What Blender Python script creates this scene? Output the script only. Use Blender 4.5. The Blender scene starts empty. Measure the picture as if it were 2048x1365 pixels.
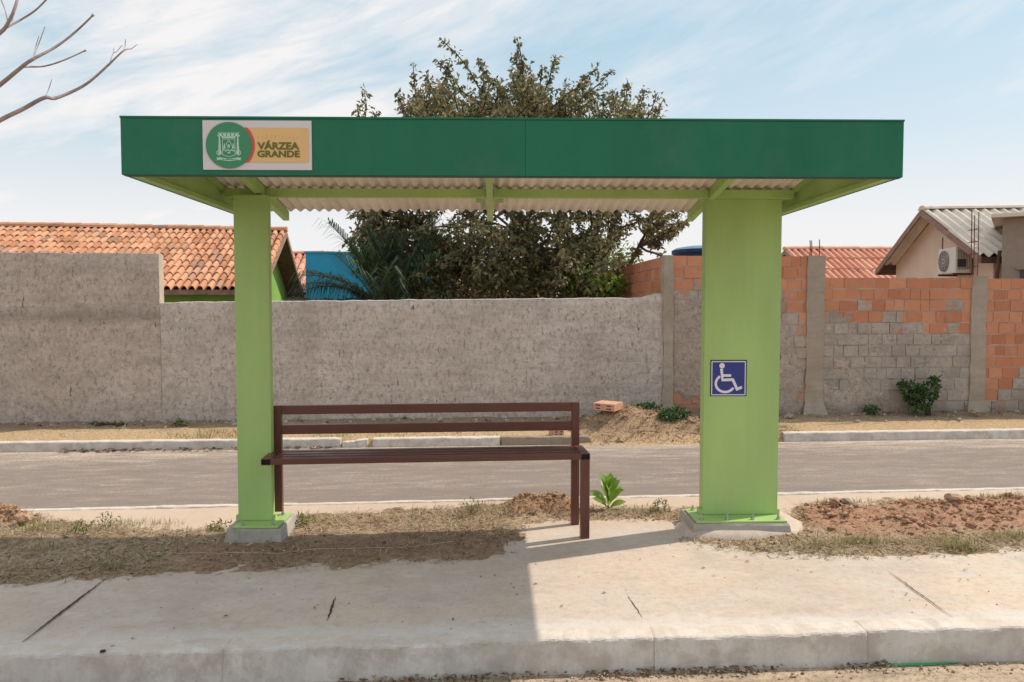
import bpy, bmesh, math, random
import numpy as np
from mathutils import Vector, Matrix, noise as mn

R = math.radians
SC = bpy.context.scene
COL = SC.collection
random.seed(7)
RNG = np.random.default_rng(7)

# ------------------------------------------------------------------ camera
F_PX, PITCH, CAM_Z = 1500.0, R(2.56), 1.47
cd = bpy.data.cameras.new("camera")
cam = bpy.data.objects.new("camera", cd)
COL.objects.link(cam)
cam.location = (0, 0, CAM_Z)
cam.rotation_euler = (R(90) - PITCH, 0, 0)
cd.sensor_width = 36.0
cd.lens = 36.0 * F_PX / 2048.0
cd.clip_end = 3000
cd.clip_start = 0.05
SC.camera = cam

# ------------------------------------------------------------------ light
SUN = Vector((0.85, 0.345, 1.0)).normalized()
sl = bpy.data.lights.new("sun", "SUN")
sl.energy = 3.25
sl.angle = R(0.53)
sl.color = (1.0, 0.905, 0.77)
so = bpy.data.objects.new("sun", sl)
COL.objects.link(so)
so.rotation_euler = SUN.to_track_quat('Z', 'Y').to_euler()

w = bpy.data.worlds.new("World")
SC.world = w
w.use_nodes = True
nt = w.node_tree
nt.nodes.clear()
def wn(t, **k):
    n = nt.nodes.new(t)
    for a, b in k.items():
        setattr(n, a, b)
    return n
sky = wn('ShaderNodeTexSky', sky_type='NISHITA', sun_disc=False)
sky.sun_elevation = math.asin(SUN.z)
sky.sun_rotation = math.atan2(SUN.x, SUN.y)
sky.dust_density = 2.0
sky.air_density = 1.0
tc = wn('ShaderNodeTexCoord')
sep = wn('ShaderNodeSeparateXYZ')
nt.links.new(tc.outputs['Generated'], sep.inputs[0])
def wmath(op, a, b=None, clamp=False):
    n = wn('ShaderNodeMath', operation=op)
    n.use_clamp = clamp
    for i, v in enumerate((a, b)):
        if v is None: continue
        if isinstance(v, (int, float)): n.inputs[i].default_value = v
        else: nt.links.new(v, n.inputs[i])
    return n.outputs[0]
az = wmath('ARCTAN2', sep.outputs['X'], sep.outputs['Y'])
cmb = wn('ShaderNodeCombineXYZ')
nt.links.new(az, cmb.inputs[0]); nt.links.new(sep.outputs['Z'], cmb.inputs[1])
def wnoise(rot, scale, loc, sc, detail, rough, dist=0.0):
    m0 = wn('ShaderNodeMapping')
    m0.inputs['Rotation'].default_value = (0, 0, rot)
    nt.links.new(cmb.outputs[0], m0.inputs[0])
    mp = wn('ShaderNodeMapping')
    mp.inputs['Scale'].default_value = scale
    mp.inputs['Location'].default_value = loc
    nt.links.new(m0.outputs[0], mp.inputs[0])
    n = wn('ShaderNodeTexNoise')
    n.inputs['Scale'].default_value = sc
    n.inputs['Detail'].default_value = detail
    n.inputs['Roughness'].default_value = rough
    n.inputs['Distortion'].default_value = dist
    nt.links.new(mp.outputs[0], n.inputs['Vector'])
    return n.outputs['Fac']
def wramp(fac, stops):
    r = wn('ShaderNodeValToRGB')
    els = r.color_ramp.elements
    while len(els) < len(stops): els.new(0.5)
    for e, (p, c) in zip(els, stops):
        e.position = p
        e.color = (c, c, c, 1) if isinstance(c, (int, float)) else (*c, 1)
    nt.links.new(fac, r.inputs[0])
    return r.outputs[0]
# cirrus: fibres that climb to the right, gathered into a bank on the left
fib = wnoise(R(-17), (1.0, 4.6, 1), (0.3, 1.1, 0), 3.4, 10, 0.58, 0.55)
fine = wnoise(R(-22), (1.0, 5.0, 1), (4.3, 2.1, 0), 9.0, 8, 0.62, 0.5)
bank = wnoise(R(-14), (1.0, 2.6, 1), (0.9, 0.35, 0), 2.1, 4, 0.5)
bias = wmath('MULTIPLY', az, -0.22)
bk = wramp(wmath('ADD', bank, bias), [(0.40, 0.0), (0.60, 1.0)])
fb_ = wramp(wmath('ADD', wmath('MULTIPLY', fib, 0.68), wmath('MULTIPLY', fine, 0.32)), [(0.38, 0.0), (0.64, 1.0)])
cl = wmath('ADD', wmath('MULTIPLY', bk, wmath('ADD', wmath('MULTIPLY', fb_, 0.62), 0.26)), wmath('MULTIPLY', fb_, 0.42), True)
horiz = wramp(sep.outputs['Z'], [(0.0, 1.0), (0.10, 0.90), (0.21, 0.34), (0.34, 0.02)])
cov = wmath('MAXIMUM', cl, horiz, True)
bluebase = wn('ShaderNodeMix', data_type='RGBA')
bluebase.inputs[0].default_value = 0.68
nt.links.new(sky.outputs[0], bluebase.inputs[6])
bluebase.inputs[7].default_value = (4.2, 6.15, 7.1, 1)
mixc = wn('ShaderNodeMix', data_type='RGBA')
nt.links.new(cov, mixc.inputs[0])
nt.links.new(bluebase.outputs[2], mixc.inputs[6])
mixc.inputs[7].default_value = (7.45, 7.3, 7.3, 1)
bg = wn('ShaderNodeBackground')
bg.inputs['Strength'].default_value = 0.103
nt.links.new(mixc.outputs[2], bg.inputs['Color'])
out = wn('ShaderNodeOutputWorld')
nt.links.new(bg.outputs[0], out.inputs[0])

SC.view_settings.view_transform = 'Standard'
SC.view_settings.look = 'None'
SC.view_settings.exposure = 0.27
SC.view_settings.gamma = 1.0
SC.view_settings.use_curve_mapping = False

# ------------------------------------------------------------------ measuring helpers
CP, SP = math.cos(PITCH), math.sin(PITCH)
def ray(u, v):
    x = (u - 1024) / F_PX
    y = (682.5 - v) / F_PX
    return (x, CP + y * SP, y * CP - SP)
def P(u, v, Y):
    """where the sight line of photo point (u, v) meets the depth Y"""
    d = ray(u, v)
    return Vector((d[0] * Y / d[1], Y, CAM_Z + d[2] * Y / d[1]))
def G(u, v, z=0.0):
    """where it meets the height z"""
    d = ray(u, v)
    t = (z - CAM_Z) / d[2]
    return Vector((d[0] * t, d[1] * t, z))

# ------------------------------------------------------------------ materials
class Mat:
    def __init__(s, name, rough=0.8, spec=0.3):
        s.m = bpy.data.materials.new(name)
        s.m.use_nodes = True
        s.t = s.m.node_tree
        s.b = s.t.nodes['Principled BSDF']
        s.b.inputs['Roughness'].default_value = rough
        s.b.inputs['Specular IOR Level'].default_value = spec
        s.tc = s.t.nodes.new('ShaderNodeTexCoord')
        s.h = None
    def lk(s, a, b): s.t.links.new(a, b)
    def node(s, t, **k):
        n = s.t.nodes.new(t)
        for a, b in k.items(): setattr(n, a, b)
        return n
    def put(s, sock, v):
        if isinstance(v, (int, float)): sock.default_value = v
        elif isinstance(v, (tuple, list)): sock.default_value = (*v, 1) if len(v) == 3 and sock.type == 'RGBA' else v
        else: s.lk(v, sock)
    def coord(s, scale=(1, 1, 1), rot=(0, 0, 0), loc=(0, 0, 0)):
        mp = s.node('ShaderNodeMapping')
        mp.inputs['Scale'].default_value = scale
        mp.inputs['Rotation'].default_value = rot
        mp.inputs['Location'].default_value = loc
        s.lk(s.tc.outputs['Object'], mp.inputs[0])
        return mp.outputs[0]
    def noise(s, sc, detail=4, rough=0.55, vec=None, dist=0.0):
        n = s.node('ShaderNodeTexNoise')
        n.inputs['Scale'].default_value = sc
        n.inputs['Detail'].default_value = detail
        n.inputs['Roughness'].default_value = rough
        n.inputs['Distortion'].default_value = dist
        s.lk(vec if vec is not None else s.tc.outputs['Object'], n.inputs['Vector'])
        return n.outputs['Fac']
    def voro(s, sc, vec=None, feat='F1'):
        n = s.node('ShaderNodeTexVoronoi', feature=feat)
        n.inputs['Scale'].default_value = sc
        s.lk(vec if vec is not None else s.tc.outputs['Object'], n.inputs['Vector'])
        return n.outputs[0]
    def ramp(s, fac, stops, interp='LINEAR'):
        r = s.node('ShaderNodeValToRGB')
        r.color_ramp.interpolation = interp
        els = r.color_ramp.elements
        while len(els) < len(stops): els.new(0.5)
        for e, (p, c) in zip(els, stops):
            e.position = p
            e.color = (c, c, c, 1) if isinstance(c, (int, float)) else (*c, 1)
        s.lk(fac, r.inputs[0])
        return r.outputs[0]
    def mix(s, fac, a, b, mode='MIX'):
        n = s.node('ShaderNodeMix', data_type='RGBA', blend_type=mode)
        s.put(n.inputs[0], fac); s.put(n.inputs[6], a); s.put(n.inputs[7], b)
        return n.outputs[2]
    def math(s, op, a, b=0.0, clamp=False):
        n = s.node('ShaderNodeMath', operation=op)
        n.use_clamp = clamp
        s.put(n.inputs[0], a); s.put(n.inputs[1], b)
        return n.outputs[0]
    def xyz(s):
        n = s.node('ShaderNodeSeparateXYZ')
        s.lk(s.tc.outputs['Object'], n.inputs[0])
        return n.outputs
    def island(s):
        return s.node('ShaderNodeNewGeometry').outputs['Random Per Island']
    def attr(s, name):
        return s.node('ShaderNodeAttribute', attribute_name=name).outputs['Color']
    def color(s, v): s.put(s.b.inputs['Base Color'], v); return s
    def bump(s, h, strength=0.5, dist=0.01):
        n = s.node('ShaderNodeBump')
        n.inputs['Strength'].default_value = strength
        n.inputs['Distance'].default_value = dist
        s.lk(h, n.inputs['Height'])
        if s.h is not None: s.lk(s.h, n.inputs['Normal'])
        s.h = n.outputs[0]
        s.lk(s.h, s.b.inputs['Normal'])
        return s
    def translucent(s, col, fac):
        tr = s.node('ShaderNodeBsdfTranslucent')
        s.put(tr.inputs[0], col)
        mx = s.node('ShaderNodeMixShader')
        mx.inputs[0].default_value = fac
        s.lk(s.b.outputs[0], mx.inputs[1]); s.lk(tr.outputs[0], mx.inputs[2])
        o = s.t.nodes['Material Output']
        s.lk(mx.outputs[0], o.inputs[0])
        return s

def plain(name, c, rough=0.7, spec=0.3, var=0.12, sc=3.0, bump=0.0, bsc=60, metal=0.0):
    m = Mat(name, rough, spec)
    n = m.noise(sc, 5, 0.6)
    lo = tuple(x * (1 - var) for x in c); hi = tuple(min(1, x * (1 + var)) for x in c)
    m.color(m.ramp(n, [(0.3, lo), (0.7, hi)]))
    if bump: m.bump(m.noise(bsc, 3, 0.6), bump, 0.004)
    m.b.inputs['Metallic'].default_value = metal
    return m.m

def paint(name, c, rough=0.42, dust=(0.45, 0.36, 0.27)):
    """brushed enamel on steel: faint streaks, a little dust towards worn spots"""
    m = Mat(name, rough, 0.4)
    n1 = m.noise(2.2, 4, 0.6, m.coord((1, 1, 0.25)))
    n2 = m.noise(28, 3, 0.6, m.coord((1, 1, 0.06)))
    lo = tuple(x * 0.90 for x in c); hi = tuple(min(1, x * 1.08) for x in c)
    col = m.ramp(m.math('ADD', m.math('MULTIPLY', n1, 0.9), m.math('MULTIPLY', n2, 0.1)), [(0.35, lo), (0.65, hi)])
    col = m.mix(m.ramp(m.noise(1.1, 6, 0.7), [(0.52, 0.0), (0.75, 0.10)]), col, dust)
    m.color(col)
    m.put(m.b.inputs['Roughness'], m.ramp(m.noise(6, 4, 0.6), [(0.3, rough - 0.06), (0.7, rough + 0.12)]))
    m.bump(m.noise(3.5, 2, 0.5), 0.12, 0.01)
    m.bump(m.noise(140, 2, 0.5), 0.05, 0.002)
    return m.m

M = {}
M['green'] = paint('light_green_paint', (0.375, 0.545, 0.185))
M['dark_green'] = paint('dark_green_paint', (0.008, 0.150, 0.078), 0.55)
M['dark_edge'] = plain('edge_trim', (0.03, 0.06, 0.055), 0.5)
M['brown'] = paint('brown_paint', (0.130, 0.046, 0.032), 0.36)
M['black'] = plain('tube_shade', (0.006, 0.006, 0.007), 0.6)
M['steel'] = plain('galvanised_steel', (0.5, 0.5, 0.5), 0.38, 0.5, metal=0.9)
M['rust'] = plain('rusty_rebar', (0.13, 0.07, 0.045), 0.9, 0.1, 0.3, 20)
M['white_sign'] = plain('sign_white', (0.68, 0.62, 0.64), 0.35, 0.4, 0.03)
M['sign_green'] = plain('sign_green', (0.045, 0.25, 0.12), 0.4, 0.4, 0.03)
M['sign_pale'] = plain('emblem_pale', (0.46, 0.66, 0.54), 0.45, 0.3, 0.03)
M['sign_orange'] = plain('sign_orange', (0.76, 0.48, 0.20), 0.4, 0.4, 0.03)
M['sign_red'] = plain('sign_red', (0.62, 0.085, 0.07), 0.4, 0.4, 0.03)
M['sign_olive'] = plain('sign_lettering', (0.14, 0.145, 0.03), 0.5, 0.3, 0.03)
M['sign_cream'] = plain('sign_cream_lettering', (0.88, 0.62, 0.34), 0.5, 0.3, 0.03)
M['blue_sign'] = plain('sign_blue', (0.032, 0.045, 0.245), 0.4, 0.4, 0.05)
M['sign_grey'] = plain('sign_symbol', (0.80, 0.76, 0.84), 0.4, 0.4, 0.03)
M['navy'] = plain('sign_rim', (0.012, 0.02, 0.045), 0.5)
M['sheet'] = Mat('roof_sheet', 0.6, 0.3)
_m = M['sheet']
_m.color(_m.mix(_m.ramp(_m.noise(3, 5, 0.7, _m.coord((1, 0.3, 1))), [(0.35, 0.0), (0.7, 1.0)]), (0.80, 0.73, 0.65), (0.64, 0.56, 0.48)))
M['sheet'] = _m.m

def concrete(name, c, c2, stain=(0.14, 0.12, 0.1), bump=0.35, stain_amt=0.5):
    m = Mat(name, 0.9, 0.2)
    a = m.noise(1.3, 6, 0.62)
    b = m.noise(9, 6, 0.7)
    col = m.mix(m.ramp(a, [(0.34, 0.0), (0.66, 1.0)]), c, c2)
    col = m.mix(m.ramp(b, [(0.40, 0.30), (0.62, 0.0)]), col, tuple(x * 0.62 for x in c))
    st = m.ramp(m.noise(3.7, 8, 0.75, m.coord((1, 1, 0.5), loc=(3, 1, 2))), [(0.56, 0.0), (0.74, stain_amt)])
    col = m.mix(st, col, stain)
    sp = m.ramp(m.noise(130, 2, 0.6), [(0.62, 0.0), (0.74, 0.4)])
    col = m.mix(sp, col, tuple(x * 0.45 for x in c))
    m.color(col)
    m.bump(m.noise(45, 6, 0.7), bump, 0.008)
    m.bump(m.noise(6, 4, 0.6), bump * 0.6, 0.02)
    return m
M['plinth'] = concrete('plinth_concrete', (0.50, 0.46, 0.41), (0.40, 0.36, 0.31)).m

# pavement: sandy concrete with streaked wash of soil
m = Mat('pavement_concrete', 0.92, 0.2)
a = m.noise(0.9, 6, 0.6)
st = m.noise(1.9, 7, 0.68, m.coord((0.9, 1.3, 1), rot=(0, 0, R(-5))), 0.6)
fine = m.noise(24, 6, 0.72)
col = m.mix(m.ramp(a, [(0.36, 0.0), (0.64, 1.0)]), (0.63, 0.50, 0.40), (0.51, 0.415, 0.35))
col = m.mix(m.ramp(st, [(0.44, 0.0), (0.62, 0.85)]), col, (0.57, 0.50, 0.435))
col = m.mix(m.ramp(fine, [(0.48, 0.0), (0.67, 0.45)]), col, (0.40, 0.30, 0.24))
gr = m.ramp(m.noise(1.7, 7, 0.7, m.coord(loc=(7, 3, 0))), [(0.52, 0.0), (0.70, 0.75)])
col = m.mix(gr, col, (0.42, 0.35, 0.30))
sc_ = m.ramp(m.noise(8, 7, 0.75, m.coord((0.9, 1.2, 1), loc=(2, 6, 0))), [(0.53, 0.0), (0.72, 0.50)])
col = m.mix(sc_, col, (0.40, 0.315, 0.255))
pl_ = m.ramp(m.noise(5, 7, 0.75, m.coord((0.9, 1.2, 1), loc=(8, 1, 0))), [(0.55, 0.0), (0.74, 0.6)])
col = m.mix(pl_, col, (0.72, 0.60, 0.50))
sp = m.ramp(m.noise(95, 2, 0.6), [(0.66, 0.0), (0.75, 0.6)])
col = m.mix(sp, col, (0.21, 0.155, 0.11))
sp2 = m.ramp(m.noise(70, 2, 0.6, m.coord(loc=(9, 9, 9))), [(0.66, 0.0), (0.76, 0.45)])
col = m.mix(sp2, col, (0.72, 0.62, 0.5))
o = m.xyz()
dk = m.math('SUBTRACT', o[1], m.math('ADD', m.math('MULTIPLY', o[0], 0.061), 3.29))      # distance behind the kerb's arris
nn = m.noise(6, 7, 0.75, m.coord(loc=(3, 3, 0)))
ww_ = m.ramp(m.math('ADD', dk, m.math('MULTIPLY', m.math('SUBTRACT', nn, 0.5), -0.45)), [(0.09, 0.5), (0.20, 0.0)])
col = m.mix(ww_, col, (0.68, 0.64, 0.60))                                                  # limewash slopped over the edge
rd_ = m.ramp(m.math('ADD', m.math('SUBTRACT', dk, 1.55), m.math('MULTIPLY', m.math('SUBTRACT', nn, 0.5), 0.5)), [(0.0, 0.0), (0.15, 0.8)])
col = m.mix(m.math('MULTIPLY', rd_, 0.8), col, (0.54, 0.40, 0.30))                                                # red dust over the rear path
m.color(col)
m.bump(m.noise(60, 6, 0.7), 0.32, 0.006)
m.bump(m.noise(5, 5, 0.65), 0.35, 0.02)
M['pavement'] = m.m

M['crack'] = plain('crack_soil', (0.075, 0.055, 0.042), 0.95, 0.1, 0.3, 30)

# worn limewash on kerbs
m = Mat('kerb_limewash', 0.9, 0.2)
nz = m.node('ShaderNodeSeparateXYZ'); m.lk(m.node('ShaderNodeNewGeometry').outputs['Normal'], nz.inputs[0])
z = m.xyz()
wear = m.noise(7, 7, 0.72)
col = m.mix(m.ramp(wear, [(0.44, 0.0), (0.60, 0.9)]), (0.71, 0.655, 0.60), (0.50, 0.43, 0.365))
drip = m.noise(9, 5, 0.7, m.coord((1.0, 1, 0.12)))
col = m.mix(m.ramp(drip, [(0.52, 0.0), (0.68, 0.32)]), col, (0.40, 0.36, 0.32))
low = m.ramp(m.math('ADD', z[2], m.math('MULTIPLY', m.math('SUBTRACT', wear, 0.5), 0.12)), [(0.0, 1.0), (1.0, 1.0)])
sp = m.ramp(m.noise(85, 3, 0.7), [(0.64, 0.0), (0.76, 0.7)])
col = m.mix(sp, col, (0.28, 0.23, 0.19))
mo = m.ramp(m.noise(2.1, 4, 0.6, m.coord(loc=(4, 2, 1))), [(0.66, 0.0), (0.74, 0.3)])
col = m.mix(mo, col, (0.33, 0.34, 0.16))
up = m.ramp(nz.outputs[2], [(0.75, 0.0), (0.95, 1.0)])
col = m.mix(m.math('MULTIPLY', up, m.ramp(m.noise(3.3, 6, 0.7), [(0.35, 0.25), (0.6, 0.8)])), col, (0.62, 0.52, 0.43))
side = m.math('SUBTRACT', 1.0, up)
col = m.mix(m.math('MULTIPLY', side, m.ramp(m.noise(2.6, 6, 0.7, m.coord((1, 1, 0.3), loc=(1, 5, 2))), [(0.40, 0.10), (0.66, 0.65)])), col, (0.44, 0.39, 0.355))  # dirt on upright faces, also darkened in the colour for their shade
m.color(col)
m.bump(m.noise(40, 6, 0.7), 0.4, 0.008)
m.bump(m.noise(9, 4, 0.6), 0.35, 0.02)
M['kerb'] = m.m
M['kerb_bare'] = concrete('kerb_bare', (0.36, 0.28, 0.22), (0.28, 0.22, 0.17)).m

# asphalt worn pale and dusted with sand
def asphalt(name, base, dust, y_dust):
    m = Mat(name, 0.9, 0.2)
    o = m.xyz()
    long = m.noise(1.0, 6, 0.65, m.coord((0.22, 2.2, 1)))
    patch = m.noise(0.8, 5, 0.6, m.coord((0.4, 1, 1), loc=(5, 0, 0)))
    grain = m.noise(150, 3, 0.7)
    col = m.mix(m.ramp(long, [(0.38, 0.0), (0.66, 1.0)]), base, tuple(x * 0.72 for x in base))
    col = m.mix(m.ramp(grain, [(0.36, 0.55), (0.58, 0.0)]), col, tuple(x * 0.5 for x in base))
    yd = m.ramp(m.math('ADD', m.math('ADD', m.math('MULTIPLY', o[1], y_dust[0]), y_dust[1]), m.math('MULTIPLY', m.math('SUBTRACT', m.noise(1.6, 6, 0.7, m.coord((0.35, 1.6, 1))), 0.5), 1.5)), [(0.35, 0.0), (0.75, 1.0)])
    col = m.mix(m.math('MULTIPLY', yd, 0.85), col, dust)
    col = m.mix(m.ramp(patch, [(0.56, 0.0), (0.74, 0.35)]), col, dust)
    mot = m.noise(6, 7, 0.78, m.coord((0.40, 1.4, 1), loc=(1, 3, 0)))
    col = m.mix(m.ramp(mot, [(0.36, 0.75), (0.52, 0.0)]), col, tuple(x * 0.58 for x in base))
    col = m.mix(m.ramp(mot, [(0.53, 0.0), (0.66, 0.6)]), col, dust)
    gr2 = m.noise(38, 4, 0.8)
    col = m.mix(m.ramp(gr2, [(0.38, 0.8), (0.52, 0.0)]), col, tuple(x * 0.5 for x in base))
    wp = m.math('ADD', o[1], m.math('MULTIPLY', m.math('SUBTRACT', m.noise(0.7, 4, 0.6, m.coord((0.3, 1, 1), loc=(6, 0, 0))), 0.5), 0.5))
    wpr = m.ramp(m.math('DIVIDE', wp, 4.0), [(0.03, 0.0), (0.10, 0.50), (0.20, 0.45), (0.30, 0.05), (0.40, 0.30), (0.50, 0.25), (0.58, 0.0)])
    if y_dust[0] > 0: col = m.mix(wpr, col, tuple(x * 0.62 for x in base))
    trk = m.noise(2.2, 6, 0.7, m.coord((0.18, 3.2, 1), loc=(2, 8, 0)))
    col = m.mix(m.ramp(trk, [(0.52, 0.0), (0.66, 0.55)]), col, tuple(x * 0.62 for x in base))
    m.color(col)
    m.bump(grain, 0.5, 0.006)
    return m.m
M['road'] = asphalt('asphalt', (0.37, 0.30, 0.26), (0.60, 0.48, 0.38), (0.52, -0.80))
M['near_road'] = asphalt('gutter_asphalt', (0.40, 0.31, 0.23), (0.58, 0.44, 0.31), (0.0, 0.6))

# soils
m = Mat('soil', 0.95, 0.1)
at = m.attr('soil')
n = m.noise(38, 7, 0.75)
n2 = m.noise(7, 5, 0.7)
col = m.mix(m.ramp(n, [(0.36, 0.95), (0.56, 0.0)]), at, m.mix(0.62, at, (0.10, 0.055, 0.035)))
col = m.mix(m.ramp(n2, [(0.5, 0.0), (0.72, 0.45)]), col, m.mix(0.5, at, (0.56, 0.42, 0.28)))
m.color(col)
m.bump(n, 0.9, 0.02)
m.bump(m.noise(140, 3, 0.7), 0.5, 0.006)
M['soil'] = m.m
m = Mat('ground_dirt', 0.95, 0.1)
m.color(m.mix(m.ramp(m.noise(0.4, 6, 0.6), [(0.35, 0.0), (0.65, 1.0)]), (0.40, 0.27, 0.17), (0.30, 0.22, 0.15)))
m.bump(m.noise(20, 6, 0.7), 0.5, 0.03)
M['dirt'] = m.m
M['clod'] = None
m = Mat('clod', 0.95, 0.1)
m.color(m.mix(m.ramp(m.noise(40, 5, 0.7), [(0.35, 0.0), (0.65, 1.0)]), m.ramp(m.island(), [(0.0, (0.37, 0.20, 0.125)), (0.6, (0.52, 0.31, 0.205)), (1.0, (0.62, 0.46, 0.34))]), (0.28, 0.13, 0.075)))
m.bump(m.noise(60, 5, 0.7), 0.6, 0.01)
M['clod'] = m.m
m = Mat('pebble', 0.9, 0.2)
m.color(m.ramp(m.island(), [(0.0, (0.12, 0.07, 0.045)), (0.5, (0.36, 0.26, 0.18)), (1.0, (0.5, 0.42, 0.34))]))
M['pebble'] = m.m

def leafmat(name, stops, tr=0.3, rough=0.55):
    m = Mat(name, rough, 0.35)
    c = m.ramp(m.island(), stops)
    c = m.mix(0.25, c, m.ramp(m.noise(14, 2, 0.5), [(0.3, stops[0][1]), (0.7, stops[-1][1])]))
    m.color(c)
    m.translucent(c, tr)
    return m.m
M['leaf_tree'] = leafmat('tree_leaf', [(0.0, (0.065, 0.092, 0.038)), (0.40, (0.13, 0.155, 0.068)), (0.66, (0.23, 0.215, 0.105)), (0.87, (0.36, 0.26, 0.135)), (1.0, (0.50, 0.38, 0.20))])
M['leaf_palm'] = leafmat('palm_leaf', [(0.0, (0.022, 0.055, 0.022)), (0.7, (0.05, 0.095, 0.038)), (1.0, (0.13, 0.15, 0.07))], 0.2)
M['leaf_bright'] = leafmat('bright_leaf', [(0.0, (0.07, 0.14, 0.02)), (0.6, (0.17, 0.27, 0.04)), (1.0, (0.32, 0.38, 0.07))], 0.45)
M['leaf_dark'] = leafmat('shrub_leaf', [(0.0, (0.018, 0.055, 0.012)), (0.6, (0.045, 0.105, 0.025)), (1.0, (0.10, 0.17, 0.05))], 0.25)
M['leaf_weed'] = leafmat('weed_leaf', [(0.0, (0.07, 0.10, 0.025)), (0.6, (0.17, 0.20, 0.05)), (1.0, (0.36, 0.32, 0.13))], 0.3)
M['leaf_almond'] = leafmat('seedling_leaf', [(0.0, (0.14, 0.27, 0.035)), (0.6, (0.25, 0.40, 0.06)), (1.0, (0.44, 0.55, 0.17))], 0.45, 0.4)
M['straw'] = leafmat('straw', [(0.0, (0.14, 0.09, 0.06)), (0.35, (0.33, 0.23, 0.145)), (0.75, (0.52, 0.40, 0.26)), (0.93, (0.64, 0.52, 0.35)), (1.0, (0.34, 0.30, 0.13))], 0.15, 0.8)
M['blade'] = leafmat('green_blade', [(0.0, (0.13, 0.15, 0.04)), (0.5, (0.30, 0.29, 0.09)), (1.0, (0.52, 0.44, 0.22))], 0.3, 0.7)
M['dry_leaf'] = leafmat('fallen_leaf', [(0.0, (0.06, 0.035, 0.025)), (0.6, (0.20, 0.115, 0.07)), (1.0, (0.50, 0.37, 0.25))], 0.1, 0.8)
M['bark'] = plain('bark', (0.10, 0.075, 0.055), 0.9, 0.1, 0.35, 12, 0.6, 40)
M['bare_bark'] = plain('pale_bark', (0.36, 0.285, 0.275), 0.85, 0.15, 0.35, 9, 0.5, 50)

# walls: mortar thrown over blocks
def render_mat(name, c, c2, top_band=None):
    m = Mat(name, 0.95, 0.15)
    o = m.xyz()
    big = m.noise(0.75, 5, 0.6)
    col = m.mix(m.ramp(big, [(0.38, 0.0), (0.62, 1.0)]), c, c2)
    trow = m.noise(3.0, 7, 0.66, m.coord((1, 1, 1), loc=(3, 0, 1)), 0.8)
    col = m.mix(m.ramp(trow, [(0.34, 0.40), (0.54, 0.0)]), col, tuple(x * 0.66 for x in c2))
    pock_shade = m.noise(21, 6, 0.74, m.coord((1.15, 1, 0.75), loc=(2, 0, 4)), 0.5)
    col = m.mix(m.ramp(pock_shade, [(0.36, 0.80), (0.49, 0.0)]), col, tuple(x * 0.42 for x in c))  # shade of the pitted mortar put into the colour
    col = m.mix(m.ramp(pock_shade, [(0.54, 0.0), (0.68, 0.45)]), col, tuple(min(1, x * 1.25) for x in c))
    row = m.noise(2.0, 5, 0.7, m.coord((0.5, 1, 3.4), loc=(1, 4, 2)))
    col = m.mix(m.ramp(row, [(0.38, 0.35), (0.52, 0.0)]), col, tuple(x * 0.60 for x in c))
    damp = m.noise(0.9, 5, 0.6, m.coord((1.6, 1, 0.22), loc=(4, 0, 0)))
    col = m.mix(m.ramp(damp, [(0.58, 0.0), (0.72, 0.30)]), col, (0.36, 0.29, 0.225))
    # open joints: short dark upright nicks
    nick = m.ramp(m.noise(8.5, 3, 0.6, m.coord((2.9, 1, 0.8))), [(0.655, 0.0), (0.685, 0.7)])
    nick = m.math('MULTIPLY', nick, m.ramp(m.noise(2.3, 3, 0.6), [(0.46, 0.0), (0.58, 1.0)]))
    col = m.mix(nick, col, (0.075, 0.06, 0.05))
    foot_dark = m.ramp(m.math('ADD', o[2], m.math('MULTIPLY', m.math('SUBTRACT', m.noise(2.6, 5, 0.7), 0.5), 0.9)), [(-0.0, 0.55), (0.30, 0.0)])
    col = m.mix(foot_dark, col, (0.21, 0.16, 0.125))  # darker and browner towards the bottom of the wall
    if top_band:
        tb = m.ramp(m.math('ADD', o[2], m.math('MULTIPLY', m.math('SUBTRACT', m.noise(2.2, 5, 0.7), 0.5), 0.35)), [(0.0, 0.0), (1.0, 1.0)])
        band = m.math('GREATER_THAN', tb, top_band)
        bm = m.math('SUBTRACT', 1.0, m.math('MULTIPLY', m.math('ABSOLUTE', m.math('SUBTRACT', m.math('ADD', o[2], m.math('MULTIPLY', m.math('SUBTRACT', m.noise(1.8, 5, 0.7), 0.5), 0.3)), top_band)), 7.0), True)
        col = m.mix(m.math('MULTIPLY', bm, 0.5), col, (0.24, 0.19, 0.15))
    m.color(col)
    br = m.node('ShaderNodeTexBrick')
    br.inputs['Scale'].default_value = 1.0
    br.inputs['Brick Width'].default_value = 0.29
    br.inputs['Row Height'].default_value = 0.145
    br.inputs['Mortar Size'].default_value = 0.016
    br.inputs['Mortar Smooth'].default_value = 1.0
    mp = m.node('ShaderNodeMapping'); mp.inputs['Rotation'].default_value = (R(-90), 0, 0)
    wob = m.node('ShaderNodeVectorMath', operation='MULTIPLY_ADD'); nz_ = m.node('ShaderNodeTexNoise'); nz_.inputs['Scale'].default_value = 3.0; m.lk(m.tc.outputs['Object'], nz_.inputs['Vector']); m.lk(nz_.outputs['Color'], wob.inputs[0]); wob.inputs[1].default_value = (0.05, 0.05, 0.05); m.lk(m.tc.outputs['Object'], wob.inputs[2])
    m.lk(wob.outputs[0], mp.inputs[0]); m.lk(mp.outputs[0], br.inputs['Vector'])
    col2 = m.mix(m.math('MULTIPLY', br.outputs['Fac'], m.ramp(m.noise(1.9, 4, 0.6, m.coord(loc=(1, 2, 6))), [(0.46, 0.0), (0.68, 0.22)])), col, tuple(x * 0.6 for x in c))
    m.color(col2)
    m.bump(m.math('MULTIPLY', br.outputs['Fac'], -1.0), 0.20, 0.015)
    m.bump(m.noise(8, 7, 0.72, None, 0.5), 0.9, 0.05)
    m.bump(m.noise(50, 5, 0.7), 0.55, 0.012)
    return m.m
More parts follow.
